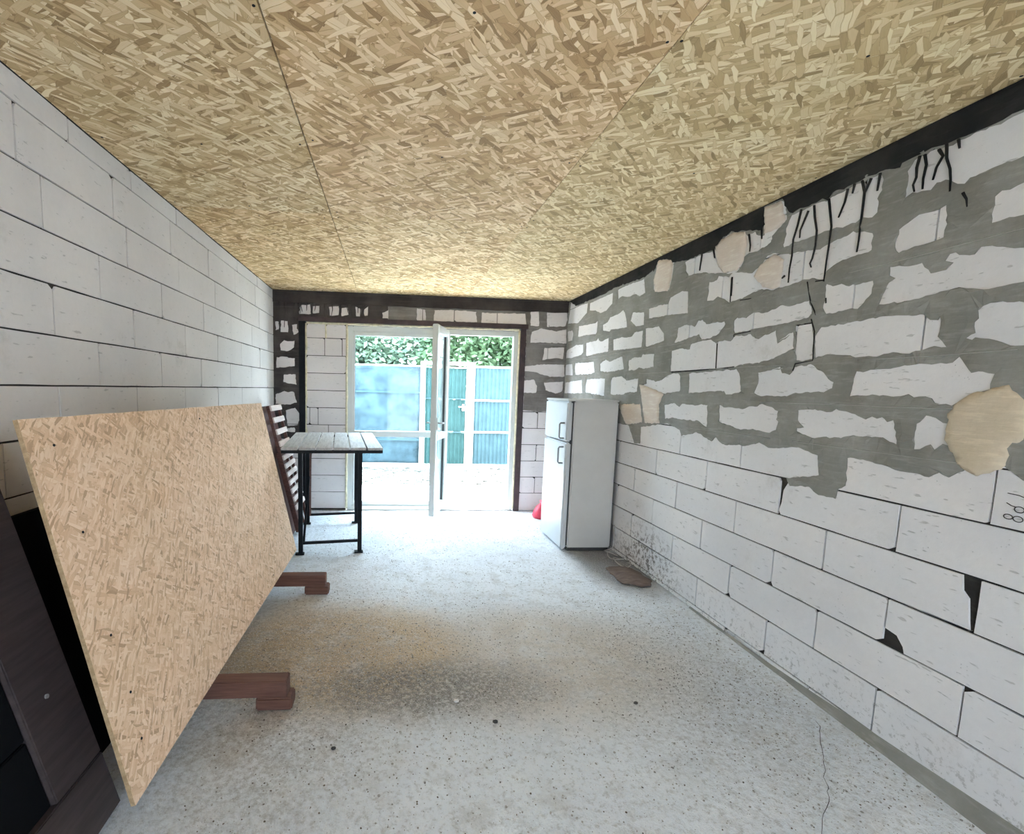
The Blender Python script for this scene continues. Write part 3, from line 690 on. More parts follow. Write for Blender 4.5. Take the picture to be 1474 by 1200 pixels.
# mortar bed along the foot of the wall
b = MB()
pr = []
for k in range(26):
    y = 1.0 + k * 0.08
    w = 0.05 * max(0.0, 1 - (y - 1.0) / 1.6) + 0.012
    h = 0.07 * max(0.0, 1 - (y - 1.0) / 1.3) + 0.012
    w *= 1 + 0.25 * noise.noise(Vector((y * 5, 0, 0)))
    pr.append(((W + 0.004, y, h), (W - w * 0.5, y, h * 0.35), (W - w, y, -0.012)))
for k in range(25):
    a, c = pr[k], pr[k + 1]
    i = len(b.v); b.v += [*a, *c]
    b.f += [(i, i + 1, i + 4, i + 3), (i + 1, i + 2, i + 5, i + 4)]
tag(b.build('trim_1', 'mortar', smooth=True), 'grey mortar bed along the foot of the right wall', 'trim', kind='structure')

# ---- left wall
b = MB()
b.box((-0.30, YB, 0), (-0.009, D + 0.3, H + 0.02))
b.box((-0.30, YR, 0), (0, YB, H + 0.02))
wall_l = b.build('wall_left', 'joint')
wall_l.data.materials.append(MT['block_l'])
for p in wall_l.data.polygons:
    if p.index >= 6: p.material_index = 1
tag(wall_l, 'left wall of clean warm grey aerated blocks with thin dark joints', 'wall', kind='structure')
JL = {12: [1.1, 1.7, 2.204, 2.685, 3.20, 3.681, 4.389, 5.0], 11: [1.31, 1.907, 2.508, 3.111, 3.715, 4.31, 4.92], 10: [0.83, 1.42, 2.025, 2.617, 3.213, 3.84, 4.465, 5.06],
      9: [1.18, 1.78, 2.376, 2.974, 3.60, 4.198, 4.8, 5.4], 8: [0.86, 1.46, 2.057, 2.655, 3.284, 3.87, 4.466, 5.07], 7: [1.14, 1.74, 2.338, 2.943, 3.534, 4.15, 4.756, 5.35]}
for n in range(-1, 13):
    v0, v1 = max(0.0, 0.0358 + 0.2 * n), min(H, 0.2358 + 0.2 * n)
    if v1 - v0 < 0.02: continue
    js = JL.get(n) or [(0.86 if n % 2 == 0 else 1.16) + 0.6 * k for k in range(9)]
    us = [YB] + [u for u in js if YB + 0.08 < u < D - 0.08] + [D]
    for u0, u1 in zip(us[:-1], us[1:]):
        add_block(u0, u1, v0, v1, mapL, 'block_l', wall_l)

# ---- far wall with the steel-trimmed opening
OX0, OX1, OZ = 0.36, 2.865, 2.20
b = MB()
b.box((-0.009, D + 0.009, 0), (OX0 - 0.04, D + 0.30, H + 0.02))
b.box((OX1 + 0.03, D + 0.009, 0), (W + 0.009, D + 0.30, H + 0.02))
b.box((OX0 - 0.04, D + 0.009, OZ), (OX1 + 0.03, D + 0.30, H + 0.02))
wall_b = b.build('wall_back', 'joint')
tag(wall_b, 'far block wall around the terrace door with dark mortar on its left side', 'wall', kind='structure')
for n in range(0, 12):
    v0, v1 = 0.02 + 0.2 * n, 0.22 + 0.2 * n
    if n == 0: v0 = 0.0
    # left strip
    add_block(0.0, OX0 - 0.07, v0, min(v1, OZ + 0.03), mapB, 'block_b', wall_b)
    # right strip
    if n % 2 == 0:
        add_block(2.935, W, v0, min(v1, OZ + 0.03), mapB, 'block_b', wall_b)
    else:
        j = 3.125 if n < 8 else 3.21
        add_block(2.935, j, v0, v1, mapB, 'block_b', wall_b)
        add_block(j, W, v0, v1, mapB, 'block_b', wall_b)
us = [0.0, 0.30, 0.52, 0.98, 1.13, 1.70, 2.07, 2.58, 2.97, 3.07, W]
for u0, u1 in zip(us[:-1], us[1:]):
    add_block(u0, u1, OZ + 0.05, H - 0.02, mapB, 'block_b', wall_b)
fixB = lambda p: p[0] < 0.006 or p[0] > W - 0.006
hl = [rough_poly(h, seg=0.02, amp=0.006, seed=60 + i) for i, h in enumerate(B_HOLES_L)]
o1 = rough_poly([(0.003, 0.86), (0.16, 0.84), (0.287, 0.90), (0.287, 2.252), (1.30, 2.246), (1.30, 2.42), (0.003, 2.42)], seg=0.03, amp=0.004, fixed=fixB)
s = sheet('sooty_mortar', o1, hl, mapB, 0.003, 0.007, 'mortar_dark', wall_b, pitch=0.06, seed=31)
tag(s, 'blackened mortar smears with drips')
hr = [rough_poly(h, seg=0.02, amp=0.005, seed=80 + i) for i, h in enumerate(B_HOLES_R)]
o2 = rough_poly([(1.302, 2.248), (2.94, 2.248), (2.94, 1.24), (3.1, 1.225), (3.434, 1.24), (3.434, 2.42), (1.302, 2.42)], seg=0.03, amp=0.004, fixed=fixB)
sheet('mortar_smear', o2, hr, mapB, 0.003, 0.007, 'mortar_mid', wall_b, pitch=0.06, seed=32)
# ragged dark runs from the beam over the left upper blocks
for k in range(20):
    x = 0.03 + 1.12 * (k + rnd.random() * 0.8) / 20
    z1 = rnd.uniform(2.06, 2.30) if x < 0.28 else rnd.uniform(2.245, 2.33)
    MB().tube([(x, D - 0.007, 2.42), (x + rnd.uniform(-0.01, 0.01), D - 0.007, (2.42 + z1) / 2), (x + rnd.uniform(-0.015, 0.015), D - 0.007, z1)], 0.006, 6, rs=[0.008, 0.005, 0.003]).build('soot_run', 'mortar_dark', wall_b, smooth=True)
# ring beam under the ceiling
b = MB()
n = 40
for k in range(n):
    x0, x1 = W * k / n, W * (k + 1) / n
    z0 = 2.402 + 0.012 * noise.noise(Vector((x0 * 6, 1, 0))); z1 = 2.402 + 0.012 * noise.noise(Vector((x1 * 6, 1, 0)))
    b.hexa([(x0, D - 0.022, z0), (x1, D - 0.022, z1), (x1, D + 0.01, z1), (x0, D + 0.01, z0), (x0, D - 0.022, H), (x1, D - 0.022, H), (x1, D + 0.01, H), (x0, D + 0.01, H)])
tag(b.build('ring_beam', 'beam', wall_b), 'dark concrete ring beam')
# brown steel trim of the opening
MB().box((OX0 - 0.075, D - 0.028, 2.198), (2.952, D + 0.03, 2.250)).build('lintel_angle', 'steel_brown', wall_b)
MB().box((OX1 + 0.002, D - 0.020, 0), (OX1 + 0.068, D + 0.03, 2.198)).build('trim_post', 'steel_brown', wall_b)
MB().box((OX0 - 0.072, D - 0.020, 0), (OX0 - 0.004, D + 0.03, 2.198)).build('trim_post', 'steel_dark', wall_b)
# infill pier of blocks beside the glazing
PX0, PX1 = OX0 + 0.006, 0.822
MB().box((PX0, D + 0.018, 0), (PX1, D + 0.29, OZ)).build('pier_core', 'joint', wall_b)
mapP = lambda u, v, d: (u, D + 0.008 - d, v)
for n in range(0, 11):
    v0, v1 = max(0.0, 0.018 + 0.2 * n), min(0.218 + 0.2 * n, OZ - 0.022)
    cuts = [PX0, PX1]
    if n == 10: cuts = [PX0, 0.588, PX1]
    if n == 9: cuts = [PX0, 0.575, 0.775, PX1]
    if n == 5: cuts = [PX0, 0.405, 0.50, PX1]
    if n == 4: cuts = [PX0, 0.62, PX1]
    for u0, u1 in zip(cuts[:-1], cuts[1:]):
        add_block(u0, u1, v0, v1, mapP, 'block_b', wall_b)
def foam(a, c, r, n=26):
    a, c = Vector(a), Vector(c)
    pts, rs = [], []
    for i in range(n + 1):
        p = a.lerp(c, i / n)
        q = noise.noise(p * 13)
        pts.append(p + Vector((0.006 * q, 0, 0.006 * noise.noise(p * 17 + Vector((3, 3, 3))))))
        rs.append(r * (1 + 0.35 * q))
    MB().tube(pts, r, 8, rs=rs).build('mounting_foam', 'foam', wall_b, smooth=True)
foam((OX0 + 0.004, D + 0.006, 0.9), (OX0 + 0.004, D + 0.006, 2.18), 0.012)
foam((OX0 + 0.01, D + 0.006, 2.186), (OX1 - 0.01, D + 0.012, 2.186), 0.014, 50)
foam((0.588, D + 0.006, 2.02), (0.588, D + 0.006, 2.18), 0.008, 8)
foam((0.830, D + 0.004, 0.02), (0.830, D + 0.004, 2.18), 0.013)
foam((OX1 - 0.006, D + 0.008, 0.02), (OX1 - 0.006, D + 0.008, 2.18), 0.015)

# ---- rear wall behind the camera with an unseen doorway added to let daylight in
b = MB()
b.box((-0.3, YR - 0.3, 0), (1.25, YR, H + 0.02))
b.box((W - 1.25, YR - 0.3, 0), (W + 0.3, YR, H + 0.02))
b.box((1.25, YR - 0.3, 2.05), (W - 1.25, YR, H + 0.02))
tag(b.build('wall_rear', 'block_r'), 'rear block wall behind the viewer, its unseen doorway added to let daylight in', 'wall', kind='structure')

# ---- ceiling: strand board sheets under a slab
ceil = MB().box((-0.3, YR - 0.3, H + 0.015), (W + 0.3, D + 0.3, H + 0.20)).build('ceiling', 'joint')
tag(ceil, 'ceiling clad in large sheets of yellowish oriented strand board', 'ceiling', kind='structure')
xs = [0.0, 0.955, 2.205, W]
ysets = [YR, -1.842, 0.658, 3.158, D]
for i in range(3):
    for j in range(4):
        x0, x1, y0, y1 = xs[i] + 0.0012, xs[i + 1] - (0.004 if i == 0 else 0.001), ysets[j] + (0.007 if i == 0 else 0.0012), ysets[j + 1] - 0.0008
        if i == 0: x0 = 0.004
        cx, cy = (x0 + x1) / 2, (y0 + y1) / 2
        o = MB().box((x0 - cx, y0 - cy, 0), (x1 - cx, y1 - cy, 0.012)).build('strand_board_sheet', 'osb', ceil)
        o.location = (cx, cy, H + 0.001 * ((i + j) % 2))
        o.color = ((0.96, 0.95, 0.90, 1), (1.0, 0.945, 0.88, 1), (0.985, 0.98, 0.90, 1))[i] if j < 3 else ((1.0, 0.94, 0.84, 1), (1.0, 0.96, 0.87, 1), (1.0, 0.985, 0.90, 1))[i]
        if j in (2, 3):
            for a in range(3):
                for c in range(4):
                    q = MB().tube([(0, 0, 0), (0, 0, 0.003)], 0.005, 8).build('screw_head', 'steel_dark', o)
                    q.location = (x0 - cx + 0.03 + (x1 - x0 - 0.06) * a / 2 + rnd.uniform(-0.02, 0.02), y0 - cy + 0.05 + (y1 - y0 - 0.1) * c / 3 + rnd.uniform(-0.05, 0.05), -0.001)

# ---- terrace glazing: fixed light and open door leaf
FX0, FX1, FZ = 0.838, 2.855, 2.168
FY0, FY1 = D + 0.012, D + 0.082
win = empty('window_1', (FX0, D, 0))
tag(win, 'white plastic terrace glazing with a fixed pane and an open doorway', 'window', kind='structure')
def part(name, a, c, mat, parent=win, bevel=0.006):
    o = MB().box(a, c).build(name, mat, parent, bevel=bevel)
    if parent is win: o.location = (-FX0, -D, 0)
    return o
part('frame_jamb', (FX0, FY0, 0), (FX0 + 0.062, FY1, FZ), 'pvc')
part('frame_jamb', (FX1 - 0.062, FY0, 0), (FX1, FY1, FZ), 'pvc')
part('frame_head', (FX0 + 0.062, FY0, FZ - 0.062), (FX1 - 0.062, FY1, FZ), 'pvc')
part('threshold', (FX0 + 0.062, FY0 - 0.006, 0), (FX1 - 0.062, FY1, 0.055), 'pvc')
part('mullion', (1.965, FY0, 0.055), (2.035, FY1, FZ - 0.062), 'pvc')
LX0, LX1 = FX0 + 0.062, 1.965
part('sash_stile', (LX0, FY0 + 0.008, 0.055), (LX0 + 0.022, FY1 - 0.01, FZ - 0.062), 'pvc')
part('sash_stile', (LX1 - 0.045, FY0 + 0.008, 0.055), (LX1, FY1 - 0.01, FZ - 0.062), 'pvc')
part('sash_rail', (LX0, FY0 + 0.006, 0.055), (LX1, FY1 - 0.012, 0.105), 'pvc')
part('sash_rail', (LX0, FY0 + 0.006, FZ - 0.105), (LX1, FY1 - 0.012, FZ - 0.062), 'pvc')
part('middle_rail', (LX0, FY0 + 0.005, 0.885), (LX1, FY1 - 0.013, 0.955), 'pvc')
for z0, z1 in ((0.10, 0.89), (0.95, FZ - 0.10)):
    part('pane', (LX0 + 0.01, FY0 + 0.034, z0), (LX1 - 0.04, FY0 + 0.038, z1), 'glass', bevel=0)
    part('gasket', (LX0 + 0.018, FY0 + 0.030, z0 + 0.002), (LX0 + 0.026, FY0 + 0.042, z1 - 0.002), 'gasket', bevel=0)
for z in (0.25, 1.85):
    part('hinge', (1.985, FY0 - 0.016, z), (2.010, FY0 + 0.002, z + 0.09), 'pvc')
# open leaf: hinged on the mullion, standing into the room
leaf_dir = Vector((1.803 - 1.992, 5.085 - (D - 0.005), 0))
LWd = leaf_dir.length
leaf = empty('door_1', (1.992, D - 0.005, 0.0), math.atan2(leaf_dir.y, leaf_dir.x))
tag(leaf, 'white plastic glazed door leaf standing open into the room', 'door', kind='structure')
z0, z1, T = 0.070, 2.150, 0.030
def lp(name, a, c, mat, bevel=0.006): return MB().box(a, c).build(name, mat, leaf, bevel=bevel)
lp('stile', (0.0, -T, z0), (0.085, T, z1), 'pvc')
lp('stile', (LWd - 0.085, -T, z0), (LWd, T, z1), 'pvc')
lp('rail', (0.085, -T, z0), (LWd - 0.085, T, z0 + 0.085), 'pvc')
lp('rail', (0.085, -T, z1 - 0.085), (LWd - 0.085, T, z1), 'pvc')
lp('rail', (0.085, -T, 0.90), (LWd - 0.085, T, 0.975), 'pvc')
for a, c in ((z0 + 0.08, 0.905), (0.97, z1 - 0.08)):
    lp('pane', (0.08, -0.002, a), (LWd - 0.08, 0.002, c), 'glass', 0)
    lp('gasket', (0.083, -0.012, a + 0.004), (0.089, 0.012, c - 0.004), 'gasket', 0)
for sgn in (-1, 1):
    h = MB().box((LWd - 0.055, sgn * T if sgn > 0 else -T - 0.012, 1.02), (LWd - 0.03, T + 0.012 if sgn > 0 else -T, 1.16)).build('handle_plate', 'pvc', leaf, bevel=0.004)
    MB().tube([(LWd - 0.043, sgn * (T + 0.008), 1.10), (LWd - 0.043, sgn * (T + 0.05), 1.10), (LWd - 0.155, sgn * (T + 0.055), 1.095)], 0.009, 8).build('lever', 'handle_grey', h, smooth=True)

# ================================================================= THINGS IN THE ROOM
# ---- leaning strand board panel
BL, BR, TL, TR = Vector((0.57, 1.424, 0.141)), Vector((0.605, 3.80, 0.141)), Vector((0.30, 1.424, 1.345)), Vector((0.372, 3.80, 1.33))
ux = (BR - BL).normalized(); nz = ux.cross(TL - BL).normalized(); uy = nz.cross(ux)
Mp = Matrix((ux, uy, nz)).transposed().to_4x4(); Mp.translation = BL
inv = Mp.inverted()
q = [inv @ p for p in (BL, BR, TR, TL)]
panel = empty('strand_board_panel', (0, 0, 0))
panel.matrix_world = Mp
tag(panel, 'large oriented strand board panel leaning on timbers along the left wall', 'board')
nU, nV = 24, 12
b = MB()
def lerp4(s, t):
    return (q[0] * (1 - s) + q[1] * s) * (1 - t) + (q[3] * (1 - s) + q[2] * s) * t
TH = 0.014
for j in range(nV + 1):
    for i in range(nU + 1):
        p = lerp4(i / nU, j / nV)
        e = 0.0025 if (i in (0, nU) or j in (0, nV)) else 0
        p.x += e * noise.noise(p * 20); p.y += e * noise.noise(p * 20 + Vector((5, 5, 5)))
        b.v.append((p.x, p.y, 0.006 * math.sin(math.pi * i / nU) * math.sin(math.pi * j / nV)))
for j in range(nV):
    for i in range(nU):
        k = j * (nU + 1) + i
        b.f.append((k, k + 1, k + nU + 2, k + nU + 1))
me = mesh('sheet', b.v, b.f)
bm = bmesh.new(); bm.from_mesh(me)
r = bmesh.ops.extrude_face_region(bm, geom=list(bm.faces))
side = [g for g in r['geom'] if isinstance(g, bmesh.types.BMVert)]
for g in side: g.co.z -= TH
bmesh.ops.recalc_face_normals(bm, faces=bm.faces)
bm.to_mesh(me); bm.free()
link('sheet', me, 'osb_panel', panel)
me = panel.children[0].data
me.materials.append(MT['osb_edge'])
for p in me.polygons:
    if abs(p.normal.z) < 0.5: p.material_index = 1
for s_, t_ in ((0.045, 0.93), (0.05, 0.70), (0.045, 0.42), (0.05, 0.25), (0.045, 0.12), (0.5, 0.95), (0.72, 0.05)):
    p = lerp4(s_, t_)
    h = MB().tube([(0, 0, 0), (0, 0, 0.002)], 0.0045, 8).build('nail_hole', 'steel_dark', panel)
    h.location = (p.x, p.y, 0.0005 + 0.006 * math.sin(math.pi * s_) * math.sin(math.pi * t_))

# ---- timbers under the panel, each on a short offcut
for nm, y0, y1, x1, lab1, lab2 in (
        ('near', 2.052, 2.125, 0.900, 'reddish timber bearer nearest the viewer under the leaning strand board', 'short timber offcut beneath the end of the nearest bearer'),
        ('far', 3.270, 3.345, 0.907, 'reddish timber bearer under the far end of the strand board', 'short timber offcut beneath the end of the far bearer')):
    o = MB().box((0.262, y0, 0.060), (x1, y1, 0.139)).build('timber_bearer', 'timber', None, bevel=0.004)
    tag(o, lab1, 'timber', 'timbers under the strand board')
    o = MB().box((0.762, y0 - 0.004, 0.0), (x1 + 0.022, y1 + 0.01, 0.059)).build('timber_offcut', 'timber', None, bevel=0.007)
    tag(o, lab2, 'timber', 'offcuts under the timbers')
    o = MB().box((0.27, y0, 0.0), (0.41, y1 + 0.01, 0.059)).build('timber_offcut', 'timber', None, bevel=0.007)
    tag(o, lab2.replace('beneath the end', 'under the wall side'), 'timber', 'offcuts under the timbers')

# ---- dark brown frame leaning on the left wall, close to the viewer
def leanp(y, s, d=0.0):                # s along the slope from the floor, d out of the plane
    ang = math.atan2(0.286, 1.0)
    return Vector((0.402 - s * math.sin(ang) + d * math.cos(ang), y, s * math.cos(ang) + d * math.sin(ang)))
def slab(y0, y1, s0, s1, d0, d1):
    return MB().hexa([leanp(y0, s0, d0), leanp(y1, s0, d0), leanp(y1, s0, d1), leanp(y0, s0, d1), leanp(y0, s1, d0), leanp(y1, s1, d0), leanp(y1, s1, d1), leanp(y0, s1, d1)])
fr = empty('panelled_frame', (0, 0, 0))
tag(fr, 'dark brown wooden frame with black infill leaning in the left corner', 'frame')
DB = 0.012
slab(-0.35, 1.575, DB, 0.208, 0.0, 0.045).build('bottom_rail', 'frame_brown', fr, bevel=0.004)
slab(1.362, 1.575, 0.210, 1.30, 0.0, 0.043).build('stile', 'frame_brown', fr, bevel=0.004)
slab(-0.35, -0.15, 0.210, 1.30, 0.0, 0.043).build('stile', 'frame_brown', fr, bevel=0.004)
for k in range(5):
    slab(-0.148, 1.36, 0.212 + k * 0.217, 0.212 + k * 0.217 + 0.212, 0.010, 0.026).build('infill_board', 'panel_black', fr, bevel=0.003)
nb = MB().tube([leanp(1.455, 0.50, 0.043), leanp(1.455, 0.50, 0.048)], 0.007, 8).build('nail_head', 'handle_grey', fr)
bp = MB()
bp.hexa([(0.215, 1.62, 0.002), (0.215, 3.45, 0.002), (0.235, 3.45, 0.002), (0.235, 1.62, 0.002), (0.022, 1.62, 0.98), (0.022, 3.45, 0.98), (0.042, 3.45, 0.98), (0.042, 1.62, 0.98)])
o = bp.build('shadow_board', 'panel_black')  # added sheet; its black stands in for the shade behind the panel
tag(o, 'added black board standing in for the deep shadow behind the strand board', 'board')

# ---- slatted bar table on black folding legs
TZ = 0.965
tab = empty('slatted_table', (0.785, 4.60, 0), math.radians(6.0))
tag(tab, 'tall slatted table with grey plank top and black folding metal legs', 'table')
y0, y1 = -0.70, 0.66
xw = 0.83
x0 = -xw / 2 + 0.022
for k in range(6):
    w = xw / 6
    MB().box((x0 + k * w + 0.005, y0 + rnd.uniform(-0.004, 0.004), TZ - 0.020), (x0 + (k + 1) * w - 0.005, y1, TZ)).build('top_plank', 'table_wood', tab, bevel=0.003)
MB().box((x0 + 0.006, y0 + 0.004, TZ - 0.046), (x0 + xw - 0.006, y0 + 0.034, TZ - 0.021)).build('edge_rail', 'steel_dark', tab)
MB().box((x0 + 0.006, y1 - 0.034, TZ - 0.046), (x0 + xw - 0.006, y1 - 0.004, TZ - 0.021)).build('edge_rail', 'steel_dark', tab)
for x in (x0 + 0.10, x0 + xw - 0.14):
    MB().box((x, y0 + 0.036, TZ - 0.046), (x + 0.03, y1 - 0.036, TZ - 0.021)).build('side_rail', 'steel_dark', tab)
LG = ((-0.254, -0.475), (0.254, -0.475), (-0.254, 0.475), (0.254, 0.475))
for x, y in LG:
    MB().bar((x, y, 0.012), (x, y, TZ - 0.047), 0.044, 0.036).build('leg', 'steel_dark', tab, bevel=0.003)
    MB().box((x - 0.045, y - 0.024, 0.0), (x + 0.030, y + 0.024, 0.012)).build('foot_plate', 'steel_dark', tab)
for y in (-0.475, 0.475):
    MB().bar((-0.235, y, 0.100), (0.235, y, 0.108), 0.022, 0.022).build('stretcher', 'steel_dark', tab)
for x, s in ((-0.23, 1), ):
    MB().bar((x, -0.455, 0.10), (x + 0.03, 0.28, TZ - 0.05), 0.018, 0.018).build('fold_brace', 'steel_dark', tab)
    MB().bar((x, 0.455, 0.10), (x + 0.05, -0.28, TZ - 0.05), 0.018, 0.018).build('fold_brace', 'chair_wood', tab)

# ---- folded slatted chair and the brown board behind it
ch = empty('folding_chair', (0, 0, 0))
tag(ch, 'folded wooden chair with red-brown frame, slats paled by painted window sheen, leaning behind the table', 'chair')
def cp(y, z, d=0.0):
    x = 0.165 + (1.262 - z) * 0.240
    return Vector((x + d, y, z))
for y, w in ((4.70, 0.035), (5.12, 0.03)):
    MB().bar(cp(y, 0.004), cp(y, 1.262), 0.030, w, ref=(0, 1, 0)).build('stile', 'chair_wood', ch, bevel=0.004)
    MB().bar(cp(y + (0.04 if y < 5 else -0.04), 0.004, -0.035), cp(y + (0.04 if y < 5 else -0.04), 0.80, -0.035), 0.024, 0.024, ref=(0, 1, 0)).build('rear_leg', 'chair_wood', ch, bevel=0.003)
def slat(zc, h, d=0.016):
    a = MB()
    p = [cp(4.688, zc - h / 2, d), cp(5.132, zc - h / 2, d), cp(5.132, zc - h / 2, d + 0.014), cp(4.688, zc - h / 2, d + 0.014),
         cp(4.688, zc + h / 2, d), cp(5.132, zc + h / 2, d), cp(5.132, zc + h / 2, d + 0.014), cp(4.688, zc + h / 2, d + 0.014)]
    a.hexa(p).build('slat', 'chair_slat', ch, bevel=0.003)
for k in range(4): slat(1.240 - k * 0.115, 0.052)
for k in range(7): slat(0.760 - k * 0.083, 0.046)
MB().bar(cp(4.716, 0.80, 0.0), cp(5.105, 0.80, 0.0), 0.03, 0.05).build('seat_hinge_rail', 'chair_wood', ch)
bb = MB()
bb.hexa([(0.385, 4.64, 0.003), (0.385, 5.16, 0.003), (0.403, 5.16, 0.003), (0.403, 4.64, 0.003), (0.085, 4.64, 1.25), (0.085, 5.16, 1.25), (0.103, 5.16, 1.25), (0.103, 4.64, 1.25)])
o = bb.build('brown_board', 'chair_wood')
tag(o, 'red-brown board standing against the wall behind the folded slatted chair', 'board')

# ---- refrigerator
FYN, FYF = 4.160, 4.765
fg = empty('refrigerator', (3.2, 4.46, 0))
tag(fg, 'white two-door refrigerator standing against the right block wall', 'refrigerator')
def fp(name, a, c, mat, parent=fg, bevel=0.006):
    o = MB().box(a, c).build(name, mat, parent, bevel=bevel)
    if parent is fg: o.location = (-3.2, -4.46, 0)
    return o
fp('cabinet', (2.992, FYN, 0.030), (3.405, FYF, 1.385), 'fridge_side', bevel=0.010)
fp('top_cover', (2.932, FYN - 0.003, 1.386), (3.41, FYF + 0.003, 1.404), 'fridge_side', bevel=0.006)
fp('plinth', (3.00, FYN + 0.01, 0.0), (3.39, FYF - 0.01, 0.030), 'fridge_dark', bevel=0)
fp('rear_grille', (3.406, FYN + 0.02, 0.03), (3.416, FYF - 0.02, 1.36), 'fridge_dark', bevel=0.003)
fp('gasket', (2.983, FYN + 0.008, 0.05), (2.992, FYF - 0.008, 1.378), 'fridge_dark', bevel=0)
for za, zb, hz0, hz1 in ((1.018, 1.383, 1.045, 1.185), (0.015, 1.008, 0.815, 0.965)):
    d = fp('door', (2.930, FYN + 0.002, za), (2.982, FYF - 0.002, zb), 'fridge', bevel=0.014)
    h = MB().tube([(2.930, FYN + 0.06, hz1), (2.895, FYN + 0.06, hz1), (2.885, FYN + 0.06, hz1 - 0.012), (2.885, FYN + 0.06, hz0 + 0.012), (2.895, FYN + 0.06, hz0), (2.930, FYN + 0.06, hz0)], 0.008, 8).build('handle', 'handle_grey', d, smooth=True)
# ---- loose cable, rag, red bag by the refrigerator
pts = []
for i in range(70):
    t = i / 69
    a = t * 2 * math.pi * 2.6
    pts.append((3.37 - 0.05 * math.cos(a) - 0.03 * t, 4.10 - 0.36 * t - 0.07 * math.sin(a), 0.010 + 0.012 * (1 + math.sin(a * 1.7))))
pts = [(3.415, 4.12, 0.26), (3.405, 4.09, 0.16), (3.385, 4.06, 0.06)] + pts
o = MB().tube(pts, 0.005, 7).build('power_cable', 'cable', smooth=True)
tag(o, 'tangled grey power cable on the floor behind the refrigerator', 'cable')
b = MB()
n, m = 16, 10
for j in range(m + 1):
    for i in range(n + 1):
        x = 3.14 + 0.28 * i / n; y = 3.34 + 0.44 * j / m
        r = math.hypot((x - 3.28) / 0.135, (y - 3.56) / 0.215)
        z = max(0.004, 0.026 * (1 - r ** 3)) + 0.008 * abs(noise.noise(Vector((x * 14, y * 6, 0))))
        ph = math.atan2(y - 3.56, x - 3.28)
        k = (1.0 + 0.30 * noise.noise(Vector((math.cos(ph) * 2.4, math.sin(ph) * 2.4, 9.0)))) / max(1.0, r)
        b.v.append((3.28 + (x - 3.28) * k, 3.56 + (y - 3.56) * k, z))
for j in range(m):
    for i in range(n):
        k = j * (n + 1) + i
        b.f.append((k, k + 1, k + n + 2, k + n + 1))
o = b.build('rag', 'rag', smooth=True)
sm = o.modifiers.new('thick', 'SOLIDIFY'); sm.thickness = 0.004; sm.offset = -1
tag(o, 'flat brown rag lying at the foot of the right wall', 'rag')
b = MB()
rings = []
for k, (z, s) in enumerate(((0.0, 0.9), (0.03, 1.0), (0.08, 0.9), (0.13, 0.6), (0.17, 0.22), (0.20, 0.32), (0.21, 0.02))):
    for i in range(14):
        a = 2 * math.pi * i / 14
        q_ = 1 + 0.22 * noise.noise(Vector((math.cos(a) * 2, math.sin(a) * 2, z * 9)))
        b.v.append((3.135 + 0.115 * s * q_ * math.cos(a), 5.33 + 0.11 * s * q_ * math.sin(a), z))
for k in range(6):
    for i in range(14):
        b.f.append((k * 14 + i, k * 14 + (i + 1) % 14, (k + 1) * 14 + (i + 1) % 14, (k + 1) * 14 + i))
b.f.append(tuple(reversed(range(14)))); b.f.append(tuple(range(84, 98)))
o = b.build('plastic_bag', 'red_bag', smooth=True)
tag(o, 'small red plastic bag on the floor behind the refrigerator', 'bag')

# ---- grit on the floor
ico = bmesh.new(); bmesh.ops.create_icosphere(ico, subdivisions=1, radius=1.0)
IV = [v.co.copy() for v in ico.verts]; IF = [tuple(v.index for v in f.verts) for f in ico.faces]; ico.free()
def stones(n, area, rmin, rmax, seed, dens=None):
    R_ = random.Random(seed); b = MB(); c = 0
    while c < n:
        x, y = R_.uniform(area[0], area[1]), R_.uniform(area[2], area[3])
        if dens and R_.random() > dens(x, y): continue
        r = rmin + (rmax - rmin) * R_.random() ** 3
        s = (r * R_.uniform(0.7, 1.4), r * R_.uniform(0.7, 1.4), r * R_.uniform(0.4, 0.8))
        a = R_.uniform(0, 6.28); ca, sa = math.cos(a), math.sin(a)
        b.add([(x + ca * v.x * s[0] - sa * v.y * s[1], y + sa * v.x * s[0] + ca * v.y * s[1], v.z * s[2] + s[2] * 0.3) for v in IV], IF)
        c += 1
    return b
def dens(x, y):
    d = 0.16 + 0.8 * math.exp(-((x - 1.35) / 0.9) ** 2 - ((y - 2.35) / 0.55) ** 2) + 0.95 * math.exp(-((x - 3.05) / 0.38) ** 2 - ((y - 2.2) / 0.7) ** 2)
    return min(1, d)
o = stones(9000, (0.65, W - 0.05, 1.05, 5.4), 0.0014, 0.0048, 3, dens).build('floor_grit', 'stone')
tag(o, 'fine grit and crumbs scattered over the concrete floor', 'grit', kind='stuff')
o = stones(5000, (0.65, W - 0.05, 1.05, 5.4), 0.0012, 0.0038, 4, dens).build('dark_grit', 'stone_brown')
tag(o, 'dark crumbs scattered over the concrete floor', 'grit', kind='stuff')
for (x, y, r, m_, lab) in ((1.676, 2.074, 0.013, 'stone_white', 'white mortar chip lying in the dark dirt patch'),
                           (1.829, 1.926, 0.012, 'stone_dark', 'dark chip on the floor just nearer than the white chip'),
                           (2.525, 2.02, 0.011, 'stone_dark', 'dark pebble on the bare floor towards the right wall'),
                           (1.137, 1.805, 0.010, 'stone_dark', 'dark pebble on the floor near the nearest timber bearer')):
    b = MB().add([(v.x * r * (1.15 + 0.5 * noise.noise(v * 2 + Vector((x * 9, y, 0)))), v.y * r * (0.8 + 0.5 * noise.noise(v * 2 + Vector((0, x * 7, y)))), v.z * r * 0.7 + r * 0.5) for v in IV], IF)
    o = b.build('pebble', m_); o.location = (x, y, 0.0)
    tag(o, lab, 'pebble', 'loose chips on the floor')
